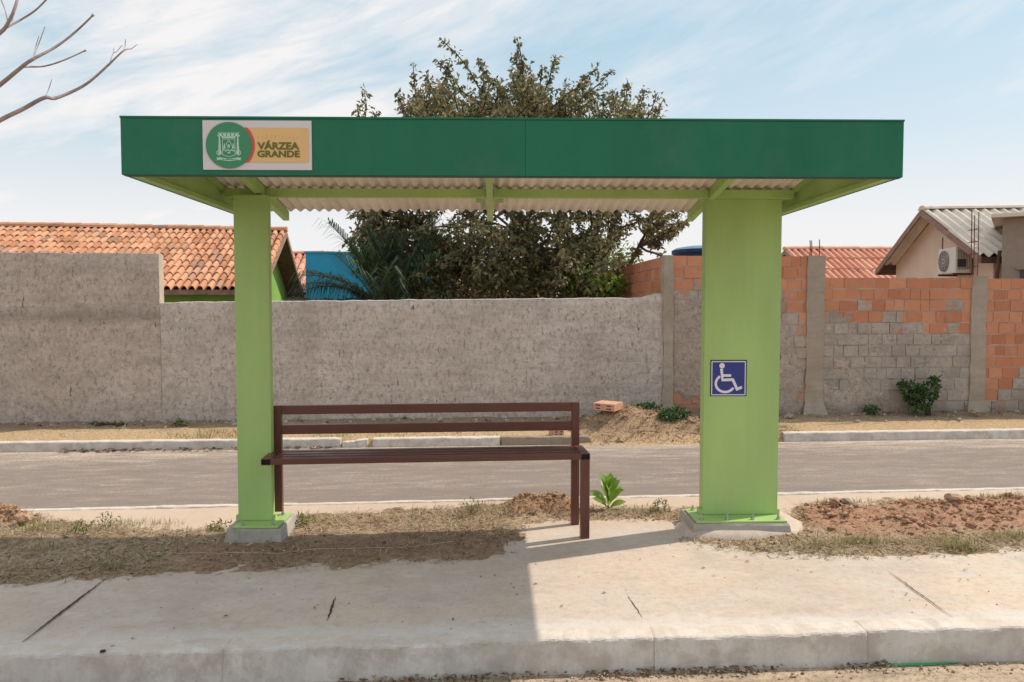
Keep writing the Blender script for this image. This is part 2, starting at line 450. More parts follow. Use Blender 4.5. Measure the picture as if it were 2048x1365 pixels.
M['render_tall'] = render_mat('mortar_wall_tall', (0.69, 0.57, 0.49), (0.585, 0.47, 0.39), 1.62)
M['render_low'] = render_mat('mortar_wall_low', (0.72, 0.61, 0.54), (0.62, 0.515, 0.445))
M['column'] = concrete('column_concrete', (0.47, 0.385, 0.31), (0.36, 0.285, 0.215), bump=0.8).m

def claymat(name, smear, grey=(0.43, 0.36, 0.31), low_red=None):
    """hollow clay block, with a thin smear of mortar over part (0..1) of its faces"""
    m = Mat(name, 0.92, 0.15)
    o = m.xyz()
    clay = m.ramp(m.island(), [(0.0, (0.47, 0.185, 0.10)), (0.4, (0.60, 0.24, 0.13)), (0.75, (0.64, 0.29, 0.165)), (1.0, (0.53, 0.215, 0.125))])
    clay = m.mix(m.ramp(m.noise(16, 5, 0.7), [(0.45, 0.0), (0.7, 0.45)]), clay, (0.42, 0.19, 0.115))
    clay = m.mix(m.ramp(m.noise(4, 5, 0.7), [(0.54, 0.0), (0.72, 0.6)]), clay, (0.52, 0.34, 0.25))
    g = m.mix(m.ramp(m.noise(7, 6, 0.7), [(0.38, 0.0), (0.64, 1.0)]), grey, tuple(x * 0.70 for x in grey))
    g = m.mix(m.ramp(m.island(), [(0.1, 0.0), (1.0, 0.45)]), g, tuple(min(1, x * 1.28) for x in grey))
    g = m.mix(m.ramp(m.noise(22, 4, 0.7), [(0.34, 0.5), (0.48, 0.0)]), g, tuple(x * 0.5 for x in grey))
    if low_red:
        lr = m.ramp(m.math('ADD', o[2], m.math('MULTIPLY', m.math('SUBTRACT', m.noise(3.0, 5, 0.6), 0.5), 0.5)), [(low_red - 0.1, 0.8), (low_red + 0.05, 0.0)])
        g = m.mix(lr, g, (0.50, 0.22, 0.13))
    t = 0.72 - smear * 0.50
    fac = m.ramp(m.noise(6.5, 6, 0.72, m.coord(loc=(6, 2, 3))), [(t - 0.03, 0.0), (t + 0.04, 1.0)])
    col = m.mix(fac, clay, g)
    foot_dark = m.ramp(m.math('ADD', o[2], m.math('MULTIPLY', m.math('SUBTRACT', m.noise(2.6, 5, 0.7), 0.5), 0.5)), [(0.0, 0.6), (0.22, 0.0)])
    col = m.mix(foot_dark, col, (0.24, 0.165, 0.12))  # lowest courses mixed towards a darker brown
    m.color(col)
    m.bump(fac, 0.35, 0.01)
    m.bump(m.noise(12, 6, 0.7), 0.5, 0.02)
    m.bump(m.noise(60, 4, 0.7), 0.4, 0.008)
    return m.m
M['clay'] = claymat('clay_block', 0.16)
M['smeared'] = claymat('smeared_block', 0.93)
M['half_smeared'] = claymat('half_smeared_block', 0.52)
M['smeared_corner'] = claymat('smeared_block_corner', 0.90, (0.45, 0.355, 0.29), 0.42)
M['mortar'] = concrete('joint_mortar', (0.62, 0.48, 0.38), (0.50, 0.38, 0.29), bump=0.7).m

# roofs
def tilemat(name, stops, soot=(0.10, 0.05, 0.035), amt=0.55):
    m = Mat(name, 0.85, 0.2)
    c = m.ramp(m.island(), stops)
    st = m.ramp(m.noise(1.6, 6, 0.7), [(0.50, 0.0), (0.70, amt)])
    c = m.mix(st, c, soot)
    c = m.mix(m.ramp(m.noise(22, 5, 0.7), [(0.52, 0.0), (0.7, 0.5)]), c, (0.30, 0.16, 0.10))
    m.color(c)
    m.bump(m.noise(60, 4, 0.7), 0.3, 0.008)
    return m.m
M['tile'] = tilemat('clay_tile', [(0.0, (0.44, 0.20, 0.11)), (0.4, (0.58, 0.28, 0.155)), (0.78, (0.66, 0.36, 0.22)), (0.92, (0.44, 0.25, 0.17)), (1.0, (0.30, 0.18, 0.13))])
M['tile_red'] = tilemat('red_tile', [(0.0, (0.60, 0.25, 0.16)), (1.0, (0.74, 0.40, 0.29))], amt=0.25)
M['fibre'] = concrete('fibre_cement', (0.80, 0.71, 0.62), (0.68, 0.59, 0.50), bump=0.2).m
M['house_green'] = plain('green_house_paint', (0.24, 0.42, 0.10), 0.8, 0.2, 0.15, 2.0, 0.2)
M['house_beige'] = plain('beige_house_paint', (0.74, 0.585, 0.475), 0.85, 0.2, 0.10, 1.4, 0.25)
M['house_white'] = plain('pale_house_paint', (0.66, 0.60, 0.54), 0.85, 0.2, 0.10, 1.4, 0.25)
M['house_grey'] = concrete('grey_render', (0.36, 0.29, 0.24), (0.31, 0.25, 0.20), bump=0.3).m
M['blue_wall'] = plain('blue_wall_paint', (0.035, 0.31, 0.56), 0.75, 0.2, 0.10, 1.0, 0.2)
M['timber'] = plain('weathered_timber', (0.30, 0.20, 0.155), 0.85, 0.2, 0.3, 8, 0.4)
M['dark_timber'] = plain('dark_timber', (0.10, 0.065, 0.05), 0.85, 0.2, 0.3, 8, 0.4)
M['tank'] = plain('tank_blue', (0.02, 0.055, 0.14), 0.55, 0.3, 0.1)
M['tank_lid'] = plain('tank_lid', (0.18, 0.30, 0.42), 0.5, 0.3, 0.1)
M['ac_white'] = plain('ac_casing', (0.70, 0.66, 0.62), 0.5, 0.3, 0.06)
M['ac_dark'] = plain('ac_grille', (0.07, 0.065, 0.065), 0.6, 0.3, 0.2)
M['glass'] = plain('dark_window', (0.03, 0.03, 0.03), 0.2, 0.5, 0.1)
M['green_streak'] = plain('green_paint_spill', (0.05, 0.36, 0.12), 0.6, 0.3, 0.2, 15)

# ------------------------------------------------------------------ mesh builder
def frame(O, yaw=0.0):
    c, s = math.cos(yaw), math.sin(yaw)
    O = Vector(O)
    def f(x, y, z=0.0):
        return Vector((O.x + x * c - y * s, O.y + x * s + y * c, O.z + z))
    f.O = O; f.yaw = yaw
    return f
WORLD = frame((0, 0, 0))

class MB:
    def __init__(s, f=None):
        s.v = []; s.fc = []; s.mi = []; s.f = f or WORLD; s.cur = 0
    def pt(s, p):
        s.v.append(Vector(p)); return len(s.v) - 1
    def face(s, idx, mi=None):
        s.fc.append(tuple(idx)); s.mi.append(s.cur if mi is None else mi)
    def poly(s, pts, mi=None):
        s.face([s.pt(p) for p in pts], mi)
    def box(s, x0, x1, y0, y1, z0, z1, mi=None, jit=0.0):
        f = s.f
        j = lambda: random.uniform(-jit, jit) if jit else 0.0
        c = [f(x + j(), y + j(), z + j()) for z in (z0, z1) for (x, y) in ((x0, y0), (x1, y0), (x1, y1), (x0, y1))]
        b = [s.pt(p) for p in c]
        for q in ((3, 2, 1, 0), (4, 5, 6, 7), (0, 1, 5, 4), (1, 2, 6, 5), (2, 3, 7, 6), (3, 0, 4, 7)):
            s.face([b[i] for i in q], mi)
    def hexa(s, c, mi=None):
        """eight given corners, bottom four then top four"""
        b = [s.pt(p) for p in c]
        for q in ((3, 2, 1, 0), (4, 5, 6, 7), (0, 1, 5, 4), (1, 2, 6, 5), (2, 3, 7, 6), (3, 0, 4, 7)):
            s.face([b[i] for i in q], mi)
    def bar(s, a, b, wx, wz, mi=None, up=(0, 0, 1)):
        a, b = Vector(a), Vector(b)
        d = (b - a).normalized(); u = Vector(up)
        r = d.cross(u).normalized(); u = r.cross(d)
        c = []
        for e in (-1, 1):
            for p, q in ((a, -1), (a, 1), (b, 1), (b, -1)):
                c.append(p + r * (wx / 2 * q) + u * (wz / 2 * e))
        s.hexa(c, mi)
    def tube(s, path, rad, n=8, mi=None, cap=True):
        path = [Vector(p) for p in path]
        if isinstance(rad, (int, float)): rad = [rad] * len(path)
        rings = []
        ref = None
        for i, p in enumerate(path):
            d = (path[min(i + 1, len(path) - 1)] - path[max(i - 1, 0)]).normalized()
            if ref is None: ref = d.orthogonal().normalized()
            ref = (ref - d * ref.dot(d))
            ref = ref.normalized() if ref.length > 1e-6 else d.orthogonal().normalized()
            o = d.cross(ref)
            rings.append([s.pt(p + (ref * math.cos(t) + o * math.sin(t)) * rad[i]) for t in [2 * math.pi * k / n for k in range(n)]])
        for a, b in zip(rings, rings[1:]):
            for k in range(n):
                s.face((a[k], a[(k + 1) % n], b[(k + 1) % n], b[k]), mi)
        if cap:
            s.face(list(reversed(rings[0])), mi); s.face(rings[-1], mi)
    def loft(s, secs, closed=True, mi=None, caps=True):
        r = [[s.pt(p) for p in q] for q in secs]
        n = len(r[0])
        for a, b in zip(r, r[1:]):
            for k in range(n if closed else n - 1):
                s.face((a[k], a[(k + 1) % n], b[(k + 1) % n], b[k]), mi)
        if caps and closed:
            s.face(list(reversed(r[0])), mi); s.face(r[-1], mi)
    def prism(s, pts2, y0, y1, mi=None):
        """outline in the frame's x-z plane pushed through y0..y1"""
        a = [s.pt(s.f(x, y0, z)) for x, z in pts2]; b = [s.pt(s.f(x, y1, z)) for x, z in pts2]
        n = len(a)
        s.face(a, mi); s.face(list(reversed(b)), mi)
        for k in range(n):
            s.face((a[(k + 1) % n], a[k], b[k], b[(k + 1) % n]), mi)
    def blob(s, c, r, n=1, squash=1.0, mi=None, rough=0.35):
        bm = bmesh.new()
        bmesh.ops.create_icosphere(bm, subdivisions=n, radius=1.0)
        o = Vector((random.uniform(-50, 50), random.uniform(-50, 50), 0))
        base = len(s.v)
        q = Matrix.Rotation(random.uniform(0, 6.28), 3, 'Z')
        sx = random.uniform(0.75, 1.3)
        for v in bm.verts:
            k = 1 + rough * mn.noise(v.co * 1.4 + o) * 1.6
            p = Vector((v.co.x * sx, v.co.y, v.co.z * squash)) * (r * k)
            s.v.append(Vector(c) + q @ p)
        for f in bm.faces: s.face([base + v.index for v in f.verts], mi)
        bm.free()
    def leaf(s, p, d, up, L, W, fold=0.25, mi=None, bend=0.0):
        """a folded, pointed leaf from p along d"""
        d = Vector(d).normalized(); r = d.cross(Vector(up))
        r = r.normalized() if r.length > 1e-5 else d.orthogonal().normalized()
        u = r.cross(d)
        p = Vector(p)
        a = s.pt(p); e = s.pt(p + d * L - u * (bend * L))
        mpt = p + d * (L * 0.48) + u * (bend * L * 0.25)
        c = s.pt(mpt); l = s.pt(mpt - r * W / 2 + u * (fold * W)); q = s.pt(mpt + r * W / 2 + u * (fold * W))
        s.face((a, c, l), mi); s.face((c, e, l), mi); s.face((a, q, c), mi); s.face((c, q, e), mi)
    def blade(s, p, d, L, W, bend, mi=None):
        p = Vector(p); d = Vector(d).normalized()
        r = d.cross(Vector((0, 0, 1)))
        r = r.normalized() if r.length > 1e-4 else Vector((1, 0, 0))
        m_ = p + d * (L * 0.55)
        e = p + d * L + Vector((0, 0, -bend * L))
        i = [s.pt(p - r * W / 2), s.pt(p + r * W / 2), s.pt(m_ + r * W * 0.4), s.pt(m_ - r * W * 0.4), s.pt(e)]
        s.face((i[0], i[1], i[2], i[3]), mi); s.face((i[3], i[2], i[4]), mi)
    def build(s, name, mats, parent=None, smooth=False, bevel=0.0, seg=2):
        me = bpy.data.meshes.new(name)
        off = Vector(parent['_w']) if parent is not None else Vector((0, 0, 0))
        org = off
        if parent is None:
            # origin at the base centre of the mesh
            xs = [v.x for v in s.v]; ys = [v.y for v in s.v]; zs = [v.z for v in s.v]
            org = Vector(((min(xs) + max(xs)) / 2, (min(ys) + max(ys)) / 2, min(zs)))
            if s.keep: org = Vector((0, 0, 0))
        me.from_pydata([tuple(v - org) for v in s.v], [], s.fc)
        if not isinstance(mats, (list, tuple)): mats = [mats]
        for m_ in mats: me.materials.append(m_)
        if len(mats) > 1: me.polygons.foreach_set('material_index', s.mi)
        if bevel:
            bm = bmesh.new(); bm.from_mesh(me)
            bmesh.ops.remove_doubles(bm, verts=bm.verts, dist=1e-5)
            ed = [e for e in bm.edges if len(e.link_faces) == 2 and e.calc_face_angle(0) > R(35)]
            bmesh.ops.bevel(bm, geom=ed, offset=bevel, segments=seg, profile=0.5, affect='EDGES', clamp_overlap=True)
            bm.to_mesh(me); bm.free()
        if smooth:
            me.polygons.foreach_set('use_smooth', [True] * len(me.polygons))
        me.update()
        o = bpy.data.objects.new(name, me)
        COL.objects.link(o)
        if parent is not None:
            o.parent = parent
            o['_w'] = tuple(off)
        else:
            o.location = org
            o['_w'] = tuple(org)
        return o
    keep = False

def tag(o, label, cat, group=None, kind=None):
    o['label'] = label; o['category'] = cat
    if group: o['group'] = group
    if kind: o['kind'] = kind
    return o
def thing(name, loc, label, cat, group=None):
    o = bpy.data.objects.new(name, None)
    o.empty_display_size = 0.2
    COL.objects.link(o)
    o.location = loc
    o['_w'] = tuple(loc)
    return tag(o, label, cat, group)
def struct(o):
    o['kind'] = 'structure'; return o

def fbm(x, y, sc, oct=4):
    v = 0; a = 1; t = 0
    for _ in range(oct):
        v += a * mn.noise(Vector((x * sc, y * sc, 3.7))); t += a; a *= 0.5; sc *= 2.05
    return v / t

# ------------------------------------------------------------------ setting: ground, roads, pavement
mb = MB(); mb.keep = True
mb.poly([(-600, -200, -0.17), (600, -200, -0.17), (600, 1400, -0.17), (-600, 1400, -0.17)])
struct(mb.build('ground', M['dirt']))

STREET = math.atan(0.079)
def line(p0, p1):
    p0, p1 = Vector(p0), Vector(p1)
    k = (p1.y - p0.y) / (p1.x - p0.x)
    return lambda x: p0.y + k * (x - p0.x)
near_front = line(G(0, 1313), G(2048, 1257))          # front arris of the near kerb
near_back = lambda x: near_front(x) + 0.085
isl_back = line(G(0, 1021), G(2048, 976))               # street-side edge of the far kerb of the island
far_face = line(G(0, 905, -0.13), G(2048, 877, -0.13))  # foot of the far kerb

def sheet(name, ya, yb, z, mat, x0=-40, x1=40, n=40, f=None):
    mb = MB(); mb.keep = True
    for i in range(n):
        xa = x0 + (x1 - x0) * i / n; xb = x0 + (x1 - x0) * (i + 1) / n
        mb.poly([(xa, ya(xa), z), (xb, ya(xb), z), (xb, yb(xb), z), (xa, yb(xa), z)])
    return struct(mb.build(name, mat))

# the far street, built in its own axes so that wear runs along it
SF = frame((0, isl_back(0), -0.13), STREET)
mb = MB(); mb.keep = True
me_pts = []
mb.poly([(-60, -0.3, 0), (60, -0.3, 0), (60, 3.6, 0), (-60, 3.6, 0)])
rd = struct(mb.build('road', M['road']))
rd.location = SF.O; rd.rotation_euler = (0, 0, STREET)

NF = frame((0, near_front(0), -0.148), math.atan(0.06))
mb = MB(); mb.keep = True
mb.poly([(-60, -9, 0), (60, -9, 0), (60, 0.3, 0), (-60, 0.3, 0)])
nr = struct(mb.build('road', M['near_road']))
nr.location = NF.O; nr.rotation_euler = (0, 0, NF.yaw)
mb = MB(); mb.keep = True
xa_, xb_ = G(1738, 1334, -0.148).x, G(1912, 1323, -0.148).x
N_ = 30
up = []; lo = []
for i in range(N_ + 1):
    t = i / N_
    x = xa_ + (xb_ - xa_) * t
    wv = 0.010 + 0.016 * math.sin(math.pi * t) * (0.7 + 0.8 * fbm(i * 1.7, 0, 0.5))
    yk = near_front(x) - 0.008
    up.append(Vector((x, yk, -0.1440))); lo.append(Vector((x, yk - wv, -0.1440)))
for i in range(N_): mb.poly([lo[i], lo[i + 1], up[i + 1], up[i]])
gs = mb.build('paint_spill', M['green_streak'])
tag(gs, 'bright green paint spilled along the gutter under the near kerb', 'paint spill')

# pavement slabs: the joints are real gaps
def slab_joint(u0, v0, u1, v1):
    a, b = G(u0, v0), G(u1, v1)
    k = (b.x - a.x) / (b.y - a.y)
    return lambda y: a.x + k * (y - a.y)
jl = slab_joint(215, 1155, 35, 1292)
jr = slab_joint(1780, 1145, 1905, 1235)
mb = MB(); mb.keep = True
def slab(xa, xb, mbx):
    """xa(y), xb(y): the slab's side edges; grid rows from the near kerb to the island's far kerb"""
    ny, nx = 26, 22
    rows = []
    for j in range(ny + 1):
        t = j / ny
        row = []
        for i in range(nx + 1):
            s = i / nx
            y = 3.3 + 2.4 * t
            for _ in range(3):
                x = xa(y) * (1 - s) + xb(y) * s
                y = near_back(x) + 0.003 + (isl_back(x) - 0.056 - near_back(x)) * t
            if 0 < i < nx or j in (0, ny): dx = 0
            else: dx = 0.006 * fbm(x * 9, y * 9, 2.0)
            z = 0.0
            if i in (0, nx): z = -0.004
            row.append(mbx.pt((x + dx, y, z)))
        rows.append(row)
    for j in range(ny):
        for i in range(nx):
            mbx.face((rows[j][i], rows[j][i + 1], rows[j + 1][i + 1], rows[j + 1][i]))
    for side in (0, nx):
        for j in range(ny):
            a, b = mbx.v[rows[j][side]], mbx.v[rows[j + 1][side]]
            mbx.poly([a, b, b + Vector((0, 0, -0.08)), a + Vector((0, 0, -0.08))])
g = 0.0012
slab(lambda y: -14.0, lambda y: jl(y) - g, mb)
slab(lambda y: jl(y) + g, lambda y: jr(y) - g * 0.5, mb)
slab(lambda y: jr(y) + g * 0.5, lambda y: 14.0, mb)
def crack(pts, w0):
    pts = [G(*p) for p in pts]
    out = []
    for a, b in zip(pts, pts[1:]):
        n = max(3, int((b - a).length / 0.012))
        for k in range(n): out.append(a.lerp(b, k / n))
    out.append(pts[-1])
    L, Rr = [], []
    n = len(out)
    for i, p in enumerate(out):
        t = i / (n - 1)
        wv = w0 * max(0.12, math.sin(math.pi * min(1, max(0, t)))) * (0.7 + 0.9 * abs(fbm(i * 0.9, 5, 0.6)))
        o = 0.006 * fbm(i, 9, 0.35)
        L.append(Vector((p.x - wv + o, p.y, 0.0025))); Rr.append(Vector((p.x + wv + o, p.y, 0.0025)))
    for i in range(n - 1): mb.poly([L[i], Rr[i], Rr[i + 1], L[i + 1]], 1)
crack([(222, 1150), (180, 1182), (130, 1220), (82, 1257), (28, 1298)], 0.0075)
crack([(1772, 1140), (1800, 1160), (1830, 1182), (1870, 1210), (1908, 1237)], 0.0042)
crack([(671, 1194), (664, 1215), (654, 1244)], 0.007)
crack([(1252, 1188), (1266, 1208), (1287, 1240)], 0.0028)
crack([(1614, 1253), (1665, 1249)], 0.004)
crack([(300, 1248), (345, 1243)], 0.002)
pv = struct(mb.build('pavement', [M['pavement'], M['crack']]))

# kerbs, lofted with a worn arris
def kerb(name, front, width, ztop, zbot, x0, x1, joints, mat, chip=0.006, step=0.03, gap=0.001, round_=0.014):
    mb = MB(); mb.keep = True
    js = [x0] + [j for j in joints if x0 < j < x1] + [x1]
    for a, b in zip(js, js[1:]):
        a += gap / 2; b -= gap / 2
        n = max(2, int((b - a) / step))
        secs = []
        lift = random.uniform(0.0005, 0.004); push = random.uniform(-0.005, 0.005)
        for i in range(n + 1):
            x = a + (b - a) * i / n
            y = front(x) + push
            e = 0.004 if i in (0, n) else 0.0
            c = chip * (fbm(x, ztop, 14.0) + 0.7 * min(0, fbm(x, 7.0, 45.0)))
            c2 = chip * 0.7 * fbm(x + 31, ztop, 6.0)
            zt = ztop + lift + c2 - e * 0.4
            secs.append([(x, y - 0.012 + c2 + e, zbot - 0.05), (x, y - 0.004 + c * 0.5 + e, (zbot + ztop) / 2), (x, y + c2 * 0.5 + e, zt - round_ + c), (x, y + round_ * 0.4 + c * 0.8 + e, zt - round_ * 0.3 + c * 0.5),
                         (x, y + round_ + c, zt), (x, y + width * 0.6, zt + 0.002 + c2 * 0.4), (x, y + width, zt - 0.001), (x, y + width, zbot - 0.05)])
        mb.loft(secs)
    return struct(mb.build(name, mat, smooth=False))
kj = [G(u, v).x for u, v in ((437, 1311), (1310, 1280), (1735, 1266))]
kerb('kerb', near_front, 0.12, 0.003, -0.15, -14, 14, [-7, -4.5, -3.0] + kj + [3.2, 5, 8], M['kerb'], chip=0.017, step=0.009)
kerb('kerb', lambda x: isl_back(x) - 0.055, 0.055, 0.006, -0.13, -14, 14, [x * 1.0 + 0.4 for x in range(-13, 13)], M['kerb'], chip=0.014, step=0.03)
# far kerb: a broken run on the left, a sound one on the right
fk = lambda x: far_face(x)
e1 = P(690, 885, 8.75).x; e2 = P(752, 885, 8.75).x; e3 = P(1175, 885, 8.9).x; e4 = P(1560, 870, 9.05).x
kerb('kerb', fk, 0.12, -0.028, -0.13, -30, e1, [-24, -20, -16, -12, -9, -7, -4.9, P(630, 885, 8.7).x], M['kerb'], chip=0.012)
kerb('kerb', fk, 0.12, -0.060, -0.13, P(694, 885, 8.75).x, P(742, 885, 8.75).x, [P(722, 885, 8.75).x], M['kerb'], chip=0.045)
kerb('kerb', fk, 0.12, -0.035, -0.13, e2, P(1000, 880, 8.8).x, [], M['kerb'], chip=0.010)
kerb('kerb', fk, 0.12, -0.04, -0.13, P(1004, 880, 8.8).x, e3, [P(1100, 880, 8.8).x], M['kerb_bare'], chip=0.02)
kerb('kerb', fk, 0.12, -0.028, -0.13, e4, 30, [P(1969, 865, 9.2).x, 8, 11, 14, 18, 22], M['kerb'], chip=0.010)

# ------------------------------------------------------------------ soil on the island
def inpoly(X, Y, poly):
    ins = np.zeros(X.shape, bool); dist = np.full(X.shape, 1e9)
    n = len(poly)
    for i in range(n):
        x0, y0 = poly[i]; x1, y1 = poly[(i + 1) % n]
        c = ((y0 > Y) != (y1 > Y)) & (X < (x1 - x0) * (Y - y0) / (y1 - y0 + 1e-12) + x0)
        ins ^= c
        dx, dy = x1 - x0, y1 - y0
        t = np.clip(((X - x0) * dx + (Y - y0) * dy) / (dx * dx + dy * dy + 1e-12), 0, 1)
        dist = np.minimum(dist, np.hypot(X - x0 - t * dx, Y - y0 - t * dy))
    return np.where(ins, dist, -dist)
def wpoly(pts): return [tuple(G(u, v)[:2]) for u, v in pts]
POLY1 = wpoly([(-900, 1215), (0, 1168), (212, 1153), (376, 1143), (700, 1132), (900, 1122), (1000, 1104), (1035, 1080), (1048, 1052), (1120, 1042), (1240, 1040), (1390, 1040), (1395, 1018),
               (1280, 1016), (1150, 1014), (1000, 1010), (860, 1018), (690, 1026), (590, 1036), (470, 1060), (330, 1060), (150, 1048), (60, 1030), (0, 1024), (-900, 1050)])
POLY2 = wpoly([(1375, 1082), (1480, 1103), (1640, 1113), (1850, 1109), (2048, 1099), (2700, 1068), (2700, 978), (2048, 996), (1900, 998), (1700, 1006), (1600, 1014), (1565, 1035), (1592, 1060), (1560, 1074), (1450, 1078)])
RED1 = wpoly([(1572, 1010), (2700, 975), (2700, 1060), (2048, 1068), (1900, 1078), (1700, 1080), (1590, 1066)])
RED2 = wpoly([(1018, 1008), (1150, 1008), (1150, 1034), (1018, 1036)])
RED3 = wpoly([(-900, 1010), (0, 1020), (65, 1030), (70, 1052), (0, 1060), (-900, 1090)])
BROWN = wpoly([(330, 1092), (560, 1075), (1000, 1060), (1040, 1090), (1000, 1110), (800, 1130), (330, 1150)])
def smooth(x, a, b):
    t = np.clip((x - a) / (b - a), 0, 1); return t * t * (3 - 2 * t)
def soil_fields(X, Y):
    d = np.maximum(inpoly(X, Y, POLY1), inpoly(X, Y, POLY2))
    r1 = inpoly(X, Y, RED1); r2 = inpoly(X, Y, RED2); r3 = inpoly(X, Y, RED3)
    br = inpoly(X, Y, BROWN)
    return d, r1, r2, r3, br
def nfield(X, Y, sc, oct=4, off=0.0):
    o = np.empty(X.shape)
    it = np.nditer([X, Y], flags=['multi_index'])
    for a, b in it: o[it.multi_index] = fbm(float(a) + off, float(b), sc, oct)
    return o
st = 0.028
gx = np.arange(-5.2, 5.2, st); gy = np.arange(3.55, 6.0, st)
X, Y = np.meshgrid(gx, gy)
D, r1, r2, r3, br = soil_fields(X, Y)
n1 = nfield(X, Y, 5.0, 5); n2 = nfield(X, Y, 17.0, 3, 9.0)
edge = D + 0.10 * n1
edge = D + 0.16 * n1 + 0.05 * n2
H = np.clip(edge * 0.13, -0.040, 0.016) + 0.007 * n1 + 0.009 * n2
H += smooth(r1 + 0.12 * n1, 0.0, 0.34) * (0.026 + 0.045 * n1 + 0.04 * n2)
H += smooth(r2 + 0.06 * n1, -0.03, 0.10) * (0.075 + 0.04 * n2)
H += smooth(r3 + 0.08 * n1, 0.0, 0.14) * (0.07 + 0.04 * n2)
H = np.where(D < -0.25, -0.06, H)
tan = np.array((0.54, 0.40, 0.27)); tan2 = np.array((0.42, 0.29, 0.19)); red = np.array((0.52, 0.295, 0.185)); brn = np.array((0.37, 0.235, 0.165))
mixn = smooth(n1, -0.25, 0.3)[..., None]
C = tan * (1 - mixn) + tan2 * mixn
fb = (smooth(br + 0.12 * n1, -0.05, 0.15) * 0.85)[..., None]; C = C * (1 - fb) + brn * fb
fr = np.maximum.reduce([smooth(r1 + 0.26 * n1, -0.04, 0.20), smooth(r2 + 0.06 * n1, -0.02, 0.05) * 0.9, smooth(r3 + 0.08 * n1, -0.02, 0.08)])[..., None]
C = C * (1 - fr) + red * fr
def soil_grid(name, X, Y, H, C, keepmask):
    ny, nx = X.shape
    idx = -np.ones(X.shape, int)
    mb = MB(); mb.keep = True
    cols = []
    need = np.zeros(X.shape, bool)
    q = keepmask[:-1, :-1] | keepmask[1:, :-1] | keepmask[:-1, 1:] | keepmask[1:, 1:]
    need[:-1, :-1] |= q; need[1:, :-1] |= q; need[:-1, 1:] |= q; need[1:, 1:] |= q
    for j, i in zip(*np.nonzero(need)):
        idx[j, i] = mb.pt((X[j, i], Y[j, i], H[j, i])); cols.append(C[j, i])
    for j, i in zip(*np.nonzero(q)):
        mb.face((idx[j, i], idx[j, i + 1], idx[j + 1, i + 1], idx[j + 1, i]))
    o = mb.build(name, M['soil'], smooth=True)
    at = o.data.color_attributes.new('soil', 'FLOAT_COLOR', 'POINT')
    at.data.foreach_set('color', np.c_[np.array(cols), np.ones(len(cols))].astype(np.float32).ravel())
    return o
struct(soil_grid('soil_strip', X, Y, H, C, H > -0.02))
def soil_h(x, y):
    i = min(max(int(round((x - gx[0]) / st)), 0), len(gx) - 1); j = min(max(int(round((y - gy[0]) / st)), 0), len(gy) - 1)
    return float(H[j, i]), float(D[j, i]), float(r1[j, i]), float(br[j, i])

# far verge, rising to the walls, with the spilled mound
WALL_Y = lambda x: 9.83 + 0.079 * x
st2 = 0.055
vx = np.arange(-12, 12, st2); vt = np.linspace(0, 1, 46)
Xv, T = np.meshgrid(vx, vt)
Yv = (far_face(Xv) - 0.55) + (WALL_Y(Xv) + 0.12 - far_face(Xv) + 0.55) * T
back = Yv - far_face(Xv)
nv1 = nfield(Xv, Yv, 2.2, 5); nv2 = nfield(Xv, Yv, 9.0, 4, 4.0)
rel = np.clip((Yv - far_face(Xv) - 0.1) / (WALL_Y(Xv) - far_face(Xv) - 0.1), 0, 1)
Hv = np.where(back > 0.06, -0.045 + rel * 0.075 + 0.022 * nv1 + 0.014 * nv2, -0.19)
mc = P(1285, 860, 9.15)
def mound(cx, cy, sx, sy, h): return h * np.exp(-((Xv - cx) / sx) ** 2 - ((Yv - cy) / sy) ** 2)
MD = mound(P(1240, 0, 9.1).x, 9.22, 0.50, 0.36, 0.33) + mound(P(1370, 0, 9.1).x, 9.32, 0.65, 0.40, 0.26) + mound(P(1530, 0, 9.2).x, 9.5, 0.5, 0.35, 0.2) + mound(P(1160, 0, 9.0).x, 8.95, 0.25, 0.25, 0.06)
Hm = -0.155 + MD + 0.05 * nv1 * smooth(MD, 0.02, 0.12) + 0.055 * nv2 * smooth(MD, 0.02, 0.10)
Hv = np.maximum(Hv, Hm)
sand = np.array((0.60, 0.425, 0.25)); dull = np.array((0.36, 0.26, 0.18)); mcol = np.array((0.50, 0.33, 0.205))
q_ = smooth(rel + 0.5 * nv1, 0.35, 0.9)[..., None]
Cv = sand * (1 - q_) + dull * q_
qm = smooth(MD + 0.05 * nv1, 0.05, 0.16)[..., None]
Cv = Cv * (1 - qm) + (mcol * (1 - smooth(nv2, 0.0, 0.3)[..., None] * 0.45)) * qm
struct(soil_grid('verge', Xv, Yv, Hv, Cv, Hv > -0.15))
def verge_h(x, y):
    t = (y - (far_face(x) - 0.55)) / (WALL_Y(x) + 0.12 - far_face(x) + 0.55)
    i = min(max(int(round((x - vx[0]) / st2)), 0), len(vx) - 1); j = min(max(int(round(t * 45)), 0), 45)
    return float(Hv[j, i])

# ------------------------------------------------------------------ the bus shelter
S = frame((0.03, 3.665, 0), R(1.15))
sh = thing('bus_shelter', S(0, 1.3, 0), 'green steel bus shelter with dark green fascia and two unequal light green pillars', 'bus shelter')
def on_plane(f, u, v):
    """photo point -> x, z on the upright plane y=0 of frame f"""
    D_ = Vector(ray(u, v)); o = Vector((0, 0, CAM_Z))
    nrm = Vector((-math.sin(f.yaw), math.cos(f.yaw), 0))
    t = (f.O - o).dot(nrm) / D_.dot(nrm)
    q = o + D_ * t - f.O
    return (q.x * math.cos(f.yaw) + q.y * math.sin(f.yaw), q.z + f.O.z)
def loc(f, u, v, z):
    """photo point lying at height z -> x, y in frame f"""
    q = G(u, v, z) - f.O
    return (q.x * math.cos(f.yaw) + q.y * math.sin(f.yaw), -q.x * math.sin(f.yaw) + q.y * math.cos(f.yaw))
X0 = on_plane(S, 241.5, 291)[0]; X1 = on_plane(S, 1807, 298)[0]
